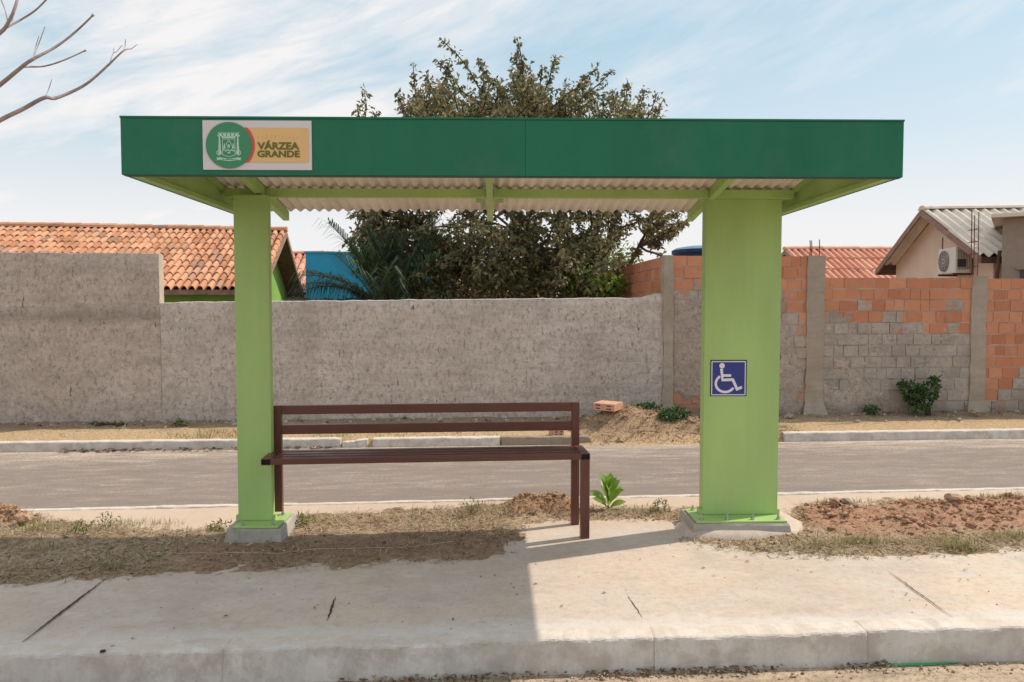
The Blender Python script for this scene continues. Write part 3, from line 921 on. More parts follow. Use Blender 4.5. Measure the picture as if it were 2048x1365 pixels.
FZ0 = (on_plane(S, 243, 349)[1] + on_plane(S, 1806, 356)[1]) / 2
FZ1 = (on_plane(S, 240, 232)[1] + on_plane(S, 1808, 240)[1]) / 2
BACK = 1.77
def sheet_z(y): return 2.240 - 0.150 * (y - 1.30)
# front fascia in two panels with a hairline seam
for a, b in ((X0, 0.0341), (0.0349, X1)):
    m_ = MB(S); m_.box(a, b, 0, 0.028, FZ0, FZ1 - 0.010); m_.build('fascia_panel', M['dark_green'], sh, bevel=0.0015)
m_ = MB(S); m_.box(X0 - 0.002, X1 + 0.002, -0.004, 0.040, FZ1 - 0.0095, FZ1); m_.build('fascia_trim', M['dark_green'], sh, bevel=0.001)
m_ = MB(S); m_.box(X0 + 0.01, X1 - 0.01, 0.0005, 0.034, FZ0 - 0.0045, FZ0 - 0.0005); m_.build('fascia_trim', M['dark_edge'], sh)
for sx, xe in ((1, X0), (-1, X1)):
    m_ = MB(S)
    xa, xb = sorted((xe, xe + sx * 0.010)); m_.box(xa, xb, 0.0285, BACK, FZ0, FZ1 - 0.010, 1)
    xa, xb = sorted((xe + sx * 0.0105, xe + sx * 0.030)); m_.box(xa, xb, 0.0285, BACK, FZ0 + 0.002, FZ1 - 0.012, 0)
    xa, xb = sorted((xe + sx * 0.0305, xe + sx * 0.055)); m_.box(xa, xb, 0.0285, BACK, FZ0 + 0.003, FZ0 + 0.028, 0)
    m_.build('side_panel', [M['green'], M['dark_green']], sh)
    # angle that carries the sheet on that side
    m_ = MB(S)
    xa, xb = sorted((xe + sx * 0.031, xe + sx * 0.066))
    m_.hexa([S(x, y, sheet_z(y) - dz) for dz, ys in ((0.034, None), (0.014, None)) for x, y in ((xa, 0.35), (xb, 0.35), (xb, BACK), (xa, BACK))])
    m_.build('edge_rafter', M['green'], sh)
# corrugated sheet
m_ = MB(S)
wl, am = 0.068, 0.0108
xs = np.arange(X0 + 0.034, X1 - 0.034, wl / 8)
rows = []
for y in (0.30, 0.62, 0.95, 1.28, 1.60, BACK + 0.015):
    rows.append([m_.pt(S(x, y, sheet_z(y) + am * math.sin(2 * math.pi * x / wl))) for x in xs])
rows2 = []
for y in (0.30, 0.62, 0.95, 1.28, 1.60, BACK + 0.015):
    rows2.append([m_.pt(S(x, y, sheet_z(y) + 0.004 + am * math.sin(2 * math.pi * x / wl))) for x in xs])
for r_, fl in ((rows, True), (rows2, False)):
    for a, b in zip(r_, r_[1:]):
        for k in range(len(xs) - 1):
            q = (a[k], b[k], b[k + 1], a[k + 1]); m_.face(q if fl else q[::-1])
for k in range(len(xs) - 1): m_.face((rows[-1][k], rows2[-1][k], rows2[-1][k + 1], rows[-1][k + 1]))
m_.build('roof_sheet', M['sheet'], sh, smooth=True)
m_ = MB(S); m_.box(X0 + 0.032, X1 - 0.032, 0.030, 0.34, 2.300, 2.306); m_.box(X0 + 0.032, X1 - 0.032, 0.334, 0.340, 2.3065, 2.372); m_.build('gutter', M['steel'], sh)
# cross beam over the pillars, seated between the rafters
BY = 1.20
RX = (-1.607, -0.150, 1.292)
rw = 0.021
segs = [X0 + 0.057, RX[0] - rw - 0.001, RX[0] + rw + 0.001, RX[1] - rw - 0.001, RX[1] + rw + 0.001, RX[2] - rw - 0.001, RX[2] + rw + 0.001, X1 - 0.057]
m_ = MB(S)
for a, b in zip(segs[::2], segs[1::2]): m_.box(a, b, BY, BY + 0.05, 2.176, 2.232)
m_.build('cross_beam', M['green'], sh, bevel=0.003)
m_ = MB(S); m_.box(X0 + 0.068, X1 - 0.068, 0.36, 0.40, sheet_z(0.38) - 0.06, sheet_z(0.38) - 0.016); m_.build('purlin', M['green'], sh, bevel=0.002)
for x in RX:
    m_ = MB(S)
    m_.hexa([S(xx, y, sheet_z(y) - dz) for dz in (0.082, 0.0135) for xx, y in ((x - rw, 0.42), (x + rw, 0.42), (x + rw, BACK - 0.01), (x - rw, BACK - 0.01))])
    m_.build('rafter', M['green'], sh, bevel=0.003)
for dx in (-0.09, 0.055):
    m_ = MB(S); m_.box(RX[1] + dx, RX[1] + dx + 0.035, BY + 0.051, BY + 0.056, 2.150, 2.226); m_.build('bracket', M['green'], sh)
NARROW_Y, WIDE_Y = 1.105, 1.225
def pillar(xa, xb, zb, label, plate, plinth, d0):
    d1 = d0 + (0.085 if xb - xa > 0.4 else 0.058)
    m_ = MB(S); m_.box(xa, xb, d0, d1, zb + 0.012, 2.1755)
    # welded seams and the cap strip
    p_ = m_.build('pillar', M['green'], sh, bevel=0.004)
    p_['label'] = label
    m_ = MB(S); m_.box(xa + 0.004, xb - 0.004, d0 - 0.0025, d0 - 0.0005, 2.150, 2.1745); m_.build('cap_strip', M['green'], p_)
    m_ = MB(S); m_.box(plate[0], plate[1], plate[2], plate[3], zb, zb + 0.0115); m_.build('base_plate', M['green'], p_, bevel=0.002)
    for (q0, q1) in ((xa - 0.016, xa - 0.0005), (xb + 0.0005, xb + 0.016)):
        m_ = MB(S); m_.box(q0, q1, d0 + 0.005, d1 - 0.005, zb + 0.012, zb + 0.045); m_.build('gusset', M['green'], p_)
    nb = 4 if xb - xa > 0.4 else 2
    for k in range(nb):
        for yy in (plate[2] + 0.04, plate[3] - 0.04):
            bx = plate[0] + 0.045 + (plate[1] - plate[0] - 0.09) * k / (nb - 1)
            m_ = MB(S)
            m_.tube([S(bx, yy, zb + 0.012), S(bx, yy, zb + 0.024)], 0.013, 6)
            m_.tube([S(bx, yy, zb + 0.0245), S(bx, yy, zb + 0.045)], 0.0065, 8)
            m_.build('bolt', M['steel'], p_)
    # rough cast footing
    m_ = MB(S)
    x0, x1, y0, y1 = plinth
    n = 14
    secs = []
    for zz, g in ((-0.05, 0.02), (0.01, 0.008), (zb - 0.014, 0.0), (zb - 0.0015, -0.008)):
        ring = []
        for (ax, ay, bx, by) in ((x0 - g, y0 - g, x1 + g, y0 - g), (x1 + g, y0 - g, x1 + g, y1 + g), (x1 + g, y1 + g, x0 - g, y1 + g), (x0 - g, y1 + g, x0 - g, y0 - g)):
            for k in range(n):
                t = k / n
                px_, py_ = ax + (bx - ax) * t, ay + (by - ay) * t
                j = 0.014 * fbm(px_ * 3, py_ * 3 + zz * 20, 2.5)
                ring.append(S(px_ + j, py_ + j * 0.8, zz + (0.012 * fbm(px_, py_, 6) if zz < zb - 0.02 else -0.003 * abs(fbm(px_, py_, 6)))))
        secs.append(ring)
    m_.loft(secs)
    m_.build('plinth', M['plinth'], sh)
    return p_
def pillar_edges(y, u0, u1, v):
    f = frame(S(0, y, 0), S.yaw)
    return on_plane(f, u0, v)[0], on_plane(f, u1, v)[0]
zl, zr_ = 0.098, 0.086
ea, eb = pillar_edges(NARROW_Y, 471, 540, 700)
p0, p1 = loc(S, 466, 1058, zl), loc(S, 556, 1057, zl)
q0, q1 = loc(S, 449, 1091, 0.0), loc(S, 561, 1089, 0.0)
yb_ = loc(S, 566, 1030, zl)[1]
pillar(ea, eb, zl, 'narrow pillar beside the bench', (p0[0], p1[0], p0[1], yb_), (q0[0], q1[0], q0[1] + 0.01, yb_ + 0.06), NARROW_Y)
ea, eb = pillar_edges(WIDE_Y, 1408.5, 1560, 700)
p0, p1 = loc(S, 1393, 1047, zr_), loc(S, 1575, 1046, zr_)
yb_ = loc(S, 1381, 1021, zr_)[1]
pillar(ea, eb, zr_, 'wide pillar carrying the wheelchair sign', (p0[0], p1[0], p0[1], yb_), (p0[0] - 0.022, p1[0] + 0.012, p0[1] - 0.016, yb_ + 0.04), WIDE_Y)

# cement spilled round the wide pillar's foot and the patch under the bench end
mb = MB(); mb.keep = True
def patch(poly_px, z0, h, n=56, ir=0.03):
    pts = [G(u, v, z0) for u, v in poly_px]
    out = []
    for a, b in zip(pts, pts[1:] + pts[:1]):
        for k in range(8): out.append(a.lerp(b, k / 8))
    c = sum(out, Vector()) / len(out)
    rings = []
    for s, zz in ((1.0, -0.01), (0.93, h * 0.6), (0.75, h), (0.4, h)):
        rings.append([mb.pt(c + (p - c) * (s * (1 + ir * fbm(p.x, p.y + s * 0.1, 5))) + Vector((0, 0, zz + (0.004 * fbm(p.x * s, p.y, 9) if s < 1 else 0)))) for p in out])
    for a, b in zip(rings, rings[1:]):
        for k in range(len(out)): mb.face((a[k], a[(k + 1) % len(out)], b[(k + 1) % len(out)], b[k]))
    mb.face(rings[-1])
patch([(1345, 1056), (1380, 1080), (1480, 1084), (1602, 1076), (1612, 1052), (1560, 1026), (1395, 1026)], 0.0, 0.046)
patch([(400, 1092), (440, 1104), (560, 1098), (610, 1086), (590, 1062), (470, 1062)], 0.0, 0.012)
struct(mb.build('cement_patch', M['pavement'], smooth=True))

# ------------------------------------------------------------------ municipal sign
def stroke(mb, pts, w, y0, y1, mi=0, closed=False):
    """a flat band of width w along a 2-D line in the frame's x-z plane"""
    for a, b in zip(pts, pts[1:]):
        a = Vector(a); b = Vector(b)
        d = (b - a).normalized(); n = Vector((-d.y, d.x)) * w / 2
        e = d * (w * 0.02)
        mb.prism([tuple(a - e - n), tuple(b + e - n), tuple(b + e + n), tuple(a - e + n)], y0, y1, mi)
def arc(cx, cz, r, a0, a1, n=20):
    return [(cx + r * math.cos(R(a0 + (a1 - a0) * k / n)), cz + r * math.sin(R(a0 + (a1 - a0) * k / n))) for k in range(n + 1)]
def band(mb, pts, w, y0, y1, mi=0):
    """mitred stroke as one strip"""
    n = len(pts); L = []; Q = []
    for i in range(n):
        p = Vector(pts[i]); a = Vector(pts[max(i - 1, 0)]); b = Vector(pts[min(i + 1, n - 1)])
        d1 = (p - a).normalized() if i else (b - p).normalized()
        d2 = (b - p).normalized() if i < n - 1 else d1
        nn = (Vector((-d1.y, d1.x)) + Vector((-d2.y, d2.x))).normalized()
        k = max(0.4, nn.dot(Vector((-d1.y, d1.x))))
        L.append(p + nn * (w / 2 / k)); Q.append(p - nn * (w / 2 / k))
    for i in range(n - 1):
        mb.prism([tuple(Q[i]), tuple(Q[i + 1]), tuple(L[i + 1]), tuple(L[i])], y0, y1, mi)
def text_mesh(name, body, f, x, z, y, height, width, mat, parent, bold=0.0):
    cu = bpy.data.curves.new('lettering', 'FONT')
    cu.body = body; cu.size = 1.0; cu.extrude = 0.01; cu.offset = bold; cu.resolution_u = 3
    o = bpy.data.objects.new('lettering', cu)
    COL.objects.link(o)
    bpy.context.view_layer.update()
    me = bpy.data.meshes.new_from_object(o.evaluated_get(bpy.context.evaluated_depsgraph_get()))
    bpy.data.objects.remove(o); 
    vs = [v.co.copy() for v in me.vertices]
    x0 = min(v.x for v in vs); x1 = max(v.x for v in vs); y0 = min(v.y for v in vs)
    cap = 0.729  # cap height of the built-in face
    off = Vector(parent['_w'])
    for v, c in zip(me.vertices, vs):
        v.co = f(x + (c.x - x0) / (x1 - x0) * width, y - (c.z + 0.01) * 0.1, z + c.y * height / cap) - off
    me.materials.clear(); me.materials.append(mat)
    ob = bpy.data.objects.new(name, me)
    COL.objects.link(ob); ob.parent = parent; ob['_w'] = tuple(off)
    return ob
# photo corners of the board -> its size in the plane of the fascia
def on_fascia(u, v): return on_plane(S, u, v)
bl = on_fascia(408, 341.5); br_ = on_fascia(625, 340); tr_ = on_fascia(623, 243); tl_ = on_fascia(405, 241)
sx0, sx1 = (bl[0] + tl_[0]) / 2, (br_[0] + tr_[0]) / 2
sz0, sz1 = (bl[1] + br_[1]) / 2, (tl_[1] + tr_[1]) / 2
sw, shh = sx1 - sx0, sz1 - sz0
tilt = R(-0.5)
SG = S
sg = thing('municipal_sign', S(sx0 + sw / 2, -0.006, sz0), 'white board with green emblem and orange panel lettered VÁRZEA GRANDE on dark green fascia', 'sign')
m_ = MB(SG); m_.box(sx0, sx1, -0.0065, -0.0006, sz0, sz1); m_.build('board', M['white_sign'], sg, bevel=0.0008)
def sp_(u, v):
    """photo point of the board -> shelter x,z"""
    return on_fascia(u, v)
Y0, Y1 = -0.0085, -0.0067
# orange panel (left end hidden by the round badge)
oa = sp_(505, 326)[1]; ob_ = sp_(505, 256.5)[1]; ox1 = sp_(618, 290)[0]; ox0 = sp_(470, 290)[0]
rc = 0.012
pts = [(ox0, oa), (ox1 - rc, oa)] + arc(ox1 - rc, oa + rc, rc, -90, 0, 5)[1:] + arc(ox1 - rc, ob_ - rc, rc, 0, 90, 5) + [(ox0, ob_)]
m_ = MB(SG); m_.prism(pts, Y0, Y1); pan = m_.build('colour_panel', M['sign_orange'], sg)
# red crescent behind the badge
cc = sp_(459.5, 292); rad = sp_(505.5, 292)[0] - cc[0]
cr = rad * 1.115; rcx = cc[0]
pts = []
for k in range(33):
    a_ = -60 + 120 * k / 32
    px_, pz_ = rcx + cr * math.cos(R(a_)), cc[1] + cr * math.sin(R(a_))
    pts.append((px_, min(max(pz_, oa), ob_)))
pts = [p for p in pts if True]
m_ = MB(SG); m_.prism([(cc[0], oa)] + pts + [(cc[0], ob_)], -0.0105, -0.0087); m_.build('red_crescent', M['sign_red'], sg)
m_ = MB(SG); m_.prism(arc(cc[0], cc[1], rad, 0, 360, 63)[:-1], -0.0125, -0.0107); bdg = m_.build('badge', M['sign_green'], sg)
# coat of arms on the badge, in units of the badge radius
k_ = rad
def E(x, z): return (cc[0] + x * k_, cc[1] + z * k_)
ya, yb = -0.0142, -0.0127
m_ = MB(SG)
# mural crown
m_.prism([E(-0.31, 0.30), E(0.31, 0.30), E(0.30, 0.38), E(-0.30, 0.38)], ya, yb)
for cx_ in (-0.31, -0.155, 0.0, 0.155, 0.31):
    t_ = cx_ * 0.22
    m_.prism([E(cx_ - 0.055, 0.385), E(cx_ + 0.055, 0.385), E(cx_ + 0.075 + t_, 0.50), E(cx_ - 0.075 + t_, 0.50)], ya, yb)
    for q in (-0.062, 0.0, 0.062):
        m_.prism([E(cx_ + q + t_ - 0.016, 0.503), E(cx_ + q + t_ + 0.016, 0.503), E(cx_ + q + t_ + 0.016, 0.55), E(cx_ + q + t_ - 0.016, 0.55)], ya, yb)
# shield frame
band(m_, [E(-0.27, 0.26), E(-0.27, -0.42), E(-0.12, -0.47), E(0, -0.50), E(0.12, -0.47), E(0.27, -0.42), E(0.27, 0.26), E(-0.27, 0.26)], 0.028 * k_, ya, yb)
# wavy river bar and what stands above it
band(m_, [E(-0.26 + 0.52 * q / 16, -0.225 + 0.03 * math.sin(q * 1.18)) for q in range(17)], 0.045 * k_, ya, yb)
band(m_, [E(-0.11 * math.cos(R(a_)), 0.02 + 0.13 * math.sin(R(a_))) for a_ in range(200, -21, -20)], 0.03 * k_, ya, yb)
m_.prism([E(-0.075, 0.13), E(0.075, 0.13), E(0.05, 0.19), E(0, 0.205), E(-0.05, 0.19)], ya, yb)
m_.prism([E(-0.05, -0.12), E(0.03, -0.12), E(0.055, 0.0), E(0.0, 0.06), E(-0.045, -0.01)], ya, yb)
for s_ in (-1, 1):
    m_.prism([E(s_ * 0.19 - 0.055, -0.15), E(s_ * 0.19 + 0.055, -0.15), E(s_ * 0.19 + 0.012, 0.08), E(s_ * 0.19 - 0.012, 0.08)], ya, yb)
m_.prism([E(-0.08, -0.36), E(0.08, -0.36), E(0.055, -0.31), E(0.0, -0.29), E(-0.055, -0.31)], ya, yb)
# flanking stems with plumed heads and roundels
for s_ in (-1, 1):
    q = [E(s_ * 0.335, -0.40), E(s_ * 0.46, -0.40), E(s_ * 0.425, 0.32), E(s_ * 0.365, 0.32)]
    m_.prism(q if s_ > 0 else q[::-1], ya, yb)
    q = [E(s_ * 0.37, 0.325), E(s_ * 0.42, 0.325), E(s_ * 0.50, 0.43), E(s_ * 0.45, 0.45), E(s_ * 0.38, 0.40)]
    m_.prism(q if s_ > 0 else q[::-1], ya, yb)
    band(m_, [E(s_ * 0.42 + 0.10 * math.cos(R(a_)), -0.33 + 0.10 * math.sin(R(a_))) for a_ in range(0, 361, 24)], 0.032 * k_, ya - 0.0004, ya - 0.0001)
# ribbon
m_.prism([E(-0.34, -0.54), E(0, -0.585), E(0.34, -0.54), E(0.34, -0.65), E(0, -0.69), E(-0.34, -0.65)], ya, yb)
for s_ in (-1, 1):
    q = [E(s_ * 0.345, -0.515), E(s_ * 0.56, -0.55), E(s_ * 0.49, -0.60), E(s_ * 0.55, -0.66), E(s_ * 0.345, -0.625)]
    m_.prism(q if s_ > 0 else q[::-1], ya, yb)
m_.build('coat_of_arms', M['sign_pale'], bdg)
m_ = MB(SG)
for a_, b_ in ((-0.28, -0.2), (-0.15, 0.02), (0.05, 0.2), (0.24, 0.29)):
    m_.prism([E(a_, -0.60), E(b_, -0.60), E(b_, -0.635), E(a_, -0.635)], ya - 0.0012, ya - 0.0003)
m_.build('ribbon_writing', M['sign_green'], bdg)
p0 = sp_(516, 299.5); p1 = sp_(599.5, 299.5); ptop = sp_(516, 285.5)
text_mesh('lettering', 'VÁRZEA', SG, p0[0], p0[1], -0.0088, ptop[1] - p0[1], p1[0] - p0[0], M['sign_olive'], pan, 0.034)
p0 = sp_(516, 315); p1 = sp_(600.5, 315); ptop = sp_(516, 302)
text_mesh('lettering', 'GRANDE', SG, p0[0], p0[1], -0.0088, ptop[1] - p0[1], p1[0] - p0[0], M['sign_olive'], pan, 0.034)
p0 = sp_(514, 277); p1 = sp_(599, 277); ptop = sp_(514, 271)
text_mesh('lettering', 'P R E F E I T U R A', SG, p0[0], p0[1], -0.0088, ptop[1] - p0[1], p1[0] - p0[0], M['sign_cream'], pan, 0.008)
m_ = MB(SG)
a_ = sp_(518, 321.5); b_ = sp_(598, 321.5)
xx = a_[0]
while xx < b_[0]:
    w_ = random.uniform(0.006, 0.014); m_.prism([(xx, a_[1] - 0.0018), (xx + w_, a_[1] - 0.0018), (xx + w_, a_[1] + 0.0018), (xx, a_[1] + 0.0018)], -0.0095, -0.0087); xx += w_ + 0.003
m_.build('small_print', M['sign_cream'], pan)

# ------------------------------------------------------------------ wheelchair sign on the wide pillar
PL = frame(S(0, WIDE_Y, 0), S.yaw)
def on_pillar(u, v): return on_plane(PL, u, v)
def Wp(zx, zy):  # from the enlargement: 1489 px for 120 photo px
    return on_pillar(1400 + zx * 120 / 1489, 700 + zy * 110 / 1365)
a_ = Wp(250, 1150); b_ = Wp(1160, 255)
ws = thing('accessibility_sign', PL((a_[0] + b_[0]) / 2, -0.003, a_[1]), 'square blue wheelchair sign on the wide green pillar', 'sign')
m_ = MB(PL); m_.box(a_[0], b_[0], -0.004, -0.0006, a_[1], b_[1]); m_.build('backing', M['navy'], ws)
a_ = Wp(272, 1128); b_ = Wp(1133, 280)
m_ = MB(PL); m_.box(a_[0], b_[0], -0.0052, -0.0042, a_[1], b_[1]); m_.build('border', M['sign_grey'], ws)
a_ = Wp(296, 1104); b_ = Wp(1108, 306)
m_ = MB(PL); m_.box(a_[0], b_[0], -0.0064, -0.0054, a_[1], b_[1]); m_.build('panel', M['blue_sign'], ws)
m_ = MB(PL)
u1 = Wp(100, 0)[0] - Wp(0, 0)[0]; u1 /= 100
yy0, yy1 = -0.0076, -0.0066
hc = Wp(540, 395)
m_.prism(arc(hc[0], hc[1], 68 * u1, 0, 360, 24)[:-1], yy0, yy1)
m_.prism([Wp(525, 780), Wp(575, 780), Wp(560, 470), Wp(490, 470)], yy0 - 0.0003, yy1 - 0.0003)
m_.prism([Wp(555, 668), Wp(765, 668), Wp(765, 605), Wp(555, 605)], yy0 - 0.0006, yy1 - 0.0006)
band(m_, [Wp(525, 748), Wp(805, 738), Wp(910, 975), Wp(1030, 922)], 66 * u1, yy0 - 0.0009, yy1 - 0.0009)
wc = Wp(610, 848)
band(m_, [Wp(482, 650)] + [Wp(615 + 232 * math.cos(R(t)), 838 + 208 * math.sin(R(t))) for t in range(228, 22, -9)], 60 * u1, yy0, yy1)
m_.build('wheelchair_symbol', M['sign_grey'], ws)

# ------------------------------------------------------------------ bench
fr = G(1169, 1075, 0.0)
SZ = 0.545
fl = G(532, 918, SZ)
byaw = math.atan2(fr.y - 0.02 - fl.y, fr.x - fl.x)
B = frame((fr.x + 0.03, fr.y - 0.03, 0), byaw)
BL = (Vector((fr.x, fr.y)) - Vector((fl.x, fl.y))).length + 0.055
BD = 0.305
tw, th = 0.056, 0.038
bn = thing('bench', B(-BL / 2, BD / 2, 0), 'long brown steel bench of square tube fixed to the narrow pillar', 'bench')
for xa in (-tw, -BL):
    m_ = MB(B)
    x0, x1, y0, y1, z0, z1 = xa, xa + tw, 0.0, BD, SZ - th, SZ
    t = 0.0025
    # open-ended tube: four walls and a black plate standing in for the shade inside
    for q in ((x0, x1, y0, y1, z0, z0 + t), (x0, x1, y0, y1, z1 - t, z1), (x0, x0 + t, y0, y1, z0 + t + 0.0002, z1 - t - 0.0002), (x1 - t, x1, y0, y1, z0 + t + 0.0002, z1 - t - 0.0002)):
        m_.box(*q)
    m_.box(x0 + t + 0.0002, x1 - t - 0.0002, y0 + 0.012, y0 + 0.014, z0 + t + 0.0002, z1 - t - 0.0002, 1)
    m_.build('end_tube', [M['brown'], M['black']], bn)
ns = 4
gapy = (BD - ns * tw) / (ns - 1)
for k in range(ns):
    y = k * (tw + gapy)
    m_ = MB(B); m_.box(-BL + tw + 0.0008, -tw - 0.0008, y, y + tw, SZ - th + 0.001, SZ - 0.001 - 0.0004 * k); m_.build('seat_slat', M['brown'], bn, bevel=0.003)
m_ = MB(B); m_.box(-tw + 0.0005, -0.0005, 0.002, 0.057, -0.03, SZ - th - 0.0008); o_ = m_.build('leg', M['brown'], bn, bevel=0.003)
py0 = BD + 0.001
ztop = 0.832
pw = 0.056
for xa, zb in ((-tw - 0.004, -0.03), (-BL + tw - 0.045, 0.135)):
    m_ = MB(B); m_.box(xa - pw + (0.05 if zb < 0 else 0.041), xa + 0.05 - 0.004, py0, py0 + 0.045, zb, ztop); m_.build('back_post', M['brown'], bn, bevel=0.003)
xl, xr = -BL + tw - 0.045 + 0.05 - 0.0035, -tw - 0.004 - pw + 0.05 - 0.0005
for z0, z1 in ((ztop - 0.058, ztop - 0.0008), (ztop - 0.188, ztop - 0.128)):
    m_ = MB(B); m_.box(xl, xr, py0 + 0.002, py0 + 0.043, z0, z1); m_.build('back_rail', M['brown'], bn, bevel=0.003)

# ------------------------------------------------------------------ walls across the street
WF = frame((0, 9.83, 0), STREET)
def wall_x(u, v=700):
    """photo column -> distance along the wall line"""
    D_ = Vector(ray(u, v)); nrm = Vector((-math.sin(STREET), math.cos(STREET), 0))
    t = WF.O.dot(nrm) / D_.dot(nrm)
    p = D_ * t
    q = p - Vector((0, WF.O.y, 0))
    return q.x * math.cos(STREET) + q.y * math.sin(STREET)
def wall_z(u, v):
    D_ = Vector(ray(u, v)); nrm = Vector((-math.sin(STREET), math.cos(STREET), 0))
    t = WF.O.dot(nrm) / D_.dot(nrm)
    return CAM_Z + D_.z * t
def thrown_wall(name, x0, x1, z0, ztop, thick, mat, ragged, label, cat, end_mat=None):
    """a mortar-rendered wall with an uneven face and a ragged top"""
    mb = MB(WF)
    nx = int((x1 - x0) / 0.07); nz = 24
    g = []
    for i in range(nx + 1):
        x = x0 + (x1 - x0) * i / nx
        zt = ztop(x) + ragged * (fbm(x, 1.0, 3.0) + 0.7 * fbm(x, 4.0, 11.0))
        col = []
        for j in range(nz + 1):
            z = z0 + (zt - z0) * j / nz
            y = 0.016 * fbm(x, z, 2.0) + 0.010 * fbm(x, z, 9.0)
            if j == nz: y += 0.012
            col.append(mb.pt(WF(x, y, z)))
        col.append(mb.pt(WF(x, thick * 0.5, zt + 0.008))); col.append(mb.pt(WF(x, thick, zt - 0.004))); col.append(mb.pt(WF(x, thick, z0)))
        g.append(col)
    for a, b in zip(g, g[1:]):
        for k in range(len(a) - 1): mb.face((a[k], b[k], b[k + 1], a[k + 1]))
    mb.face(g[0], 1); mb.face(g[-1][::-1], 1)
    o = mb.build(name, [mat, end_mat or mat], smooth=False)
    return tag(o, label, cat)
xs_step = wall_x(318, 550); xs_end = wall_x(1327, 600)
M['pale_mortar'] = concrete('pale_mortar', (0.58, 0.48, 0.38), (0.50, 0.41, 0.33)).m
zt_tall = wall_z(150, 506)
thrown_wall('rendered_wall', -16, xs_step, -0.25, lambda x: zt_tall, 0.15, M['render_tall'], 0.012, 'tall grey mortar-rendered wall in front of the orange tiled roof', 'wall', M['pale_mortar'])
za, zb_ = wall_z(330, 606), wall_z(1290, 596)
def low_top(x):
    t = (x - xs_step) / (xs_end - xs_step)
    z = za + (zb_ - za) * t
    if t > 0.955: z += 0.05 * min(1, (t - 0.955) / 0.03)
    return z
thrown_wall('rendered_wall', xs_step + 0.004, xs_end, -0.25, low_top, 0.15, M['render_low'], 0.016, 'low grey mortar-rendered wall running behind the bench under the tree', 'wall')

# brick walls with cast columns
def bricks(mb, x0, x1, z0, z1, y0, thick, f, bh=0.140, joint=0.014, lens=(0.13, 0.19, 0.19, 0.24), smear=None):
    """courses of hollow blocks; one island each"""
    z = z1
    while z > z0:
        zb = z - bh
        x = x0 - random.uniform(0, 0.15)
        while x < x1:
            L = random.choice(lens) * random.uniform(0.94, 1.05)
            a, b = max(x, x0), min(x + L, x1)
            if b - a > 0.025:
                d = random.uniform(-0.006, 0.006)
                mb.f = f
                xm, zm = (a + b) / 2, z - bh / 2
                mi = 0
                if smear:
                    mi = 2 if smear(xm, zm) else 0
                    if random.random() < 0.55 and smear(xm, zm - 0.12) != smear(xm, zm + 0.06): mi = 3
                    elif mi == 0 and random.random() < 0.06: mi = 3
                mb.box(a, b, y0 + d - (0.004 if mi else 0), y0 + thick, max(zb, z0), z - random.uniform(0, 0.004), mi, jit=0.003)
            x += L + random.choice((0.003, 0.006, 0.012))
        z -= bh + joint
WX = {u: wall_x(u, 650) for u in (1330, 1345, 1613, 1646, 1942, 1970)}
ztop_hi = wall_z(1590, 513); ztop_lo = wall_z(1780, 556)
bw = thing('brick_wall', WF((WX[1330] + 9) / 2, 0.08, 0), 'orange hollow-brick wall with grey columns, half smeared with mortar', 'wall')
def panel(x0, x1, zt, smear, mat):
    mb = MB(WF)
    bricks(mb, x0, x1, -0.25, zt, 0.0, 0.13, WF, smear=smear)
    mb.f = WF
    mb.box(x0 + 0.002, x1 - 0.002, 0.009, 0.12, -0.25, zt - 0.02, 1)
    # mortar squeezed out along the columns and dabbed over the smeared part
    for _ in range(int(60 * (x1 - x0))):
        x = random.uniform(x0 + 0.05, x1 - 0.05); z = random.uniform(0.05, zt - 0.1)
        if not smear(x, z): continue
        f_ = WF(x, -0.004, z)
        r_ = random.uniform(0.015, 0.05)
        n = 9; ring = []; c_ = mb.pt(WF(x, -0.012, z))
        for k in range(n):
            a = 2 * math.pi * k / n; q = r_ * random.uniform(0.6, 1.3)
            ring.append(mb.pt(WF(x + q * 1.3 * math.cos(a), -0.0015, z + q * 0.8 * math.sin(a))))
        for k in range(n): mb.face((c_, ring[k], ring[(k + 1) % n]), 2)
    return mb.build('brick_panel', [M['clay'], M['mortar'], mat, M['half_smeared']], bw)
xa_, xb_ = WX[1345] + 0.003, WX[1613] - 0.003
panel(xa_, xb_, ztop_hi, lambda x, z: z < 1.68 + 0.22 * fbm(x, z, 2.0) - max(0, (x - wall_x(1560))) * 2.6, M['smeared_corner'])
panel(WX[1646] + 0.003, WX[1942] - 0.003, ztop_lo, lambda x, z: z < 1.33 + 0.035 * fbm(x, z, 2.5) - 0.10 * (x > wall_x(1790)) - 0.05 * (x > wall_x(1860)), M['smeared'])
xe_ = wall_x(2015)
panel(WX[1970] + 0.003, 11.0, ztop_lo - 0.005, lambda x, z: z < 0.30 + (x - xe_) * 1.3 + 0.3 * fbm(x, z, 2.2), M['smeared'])
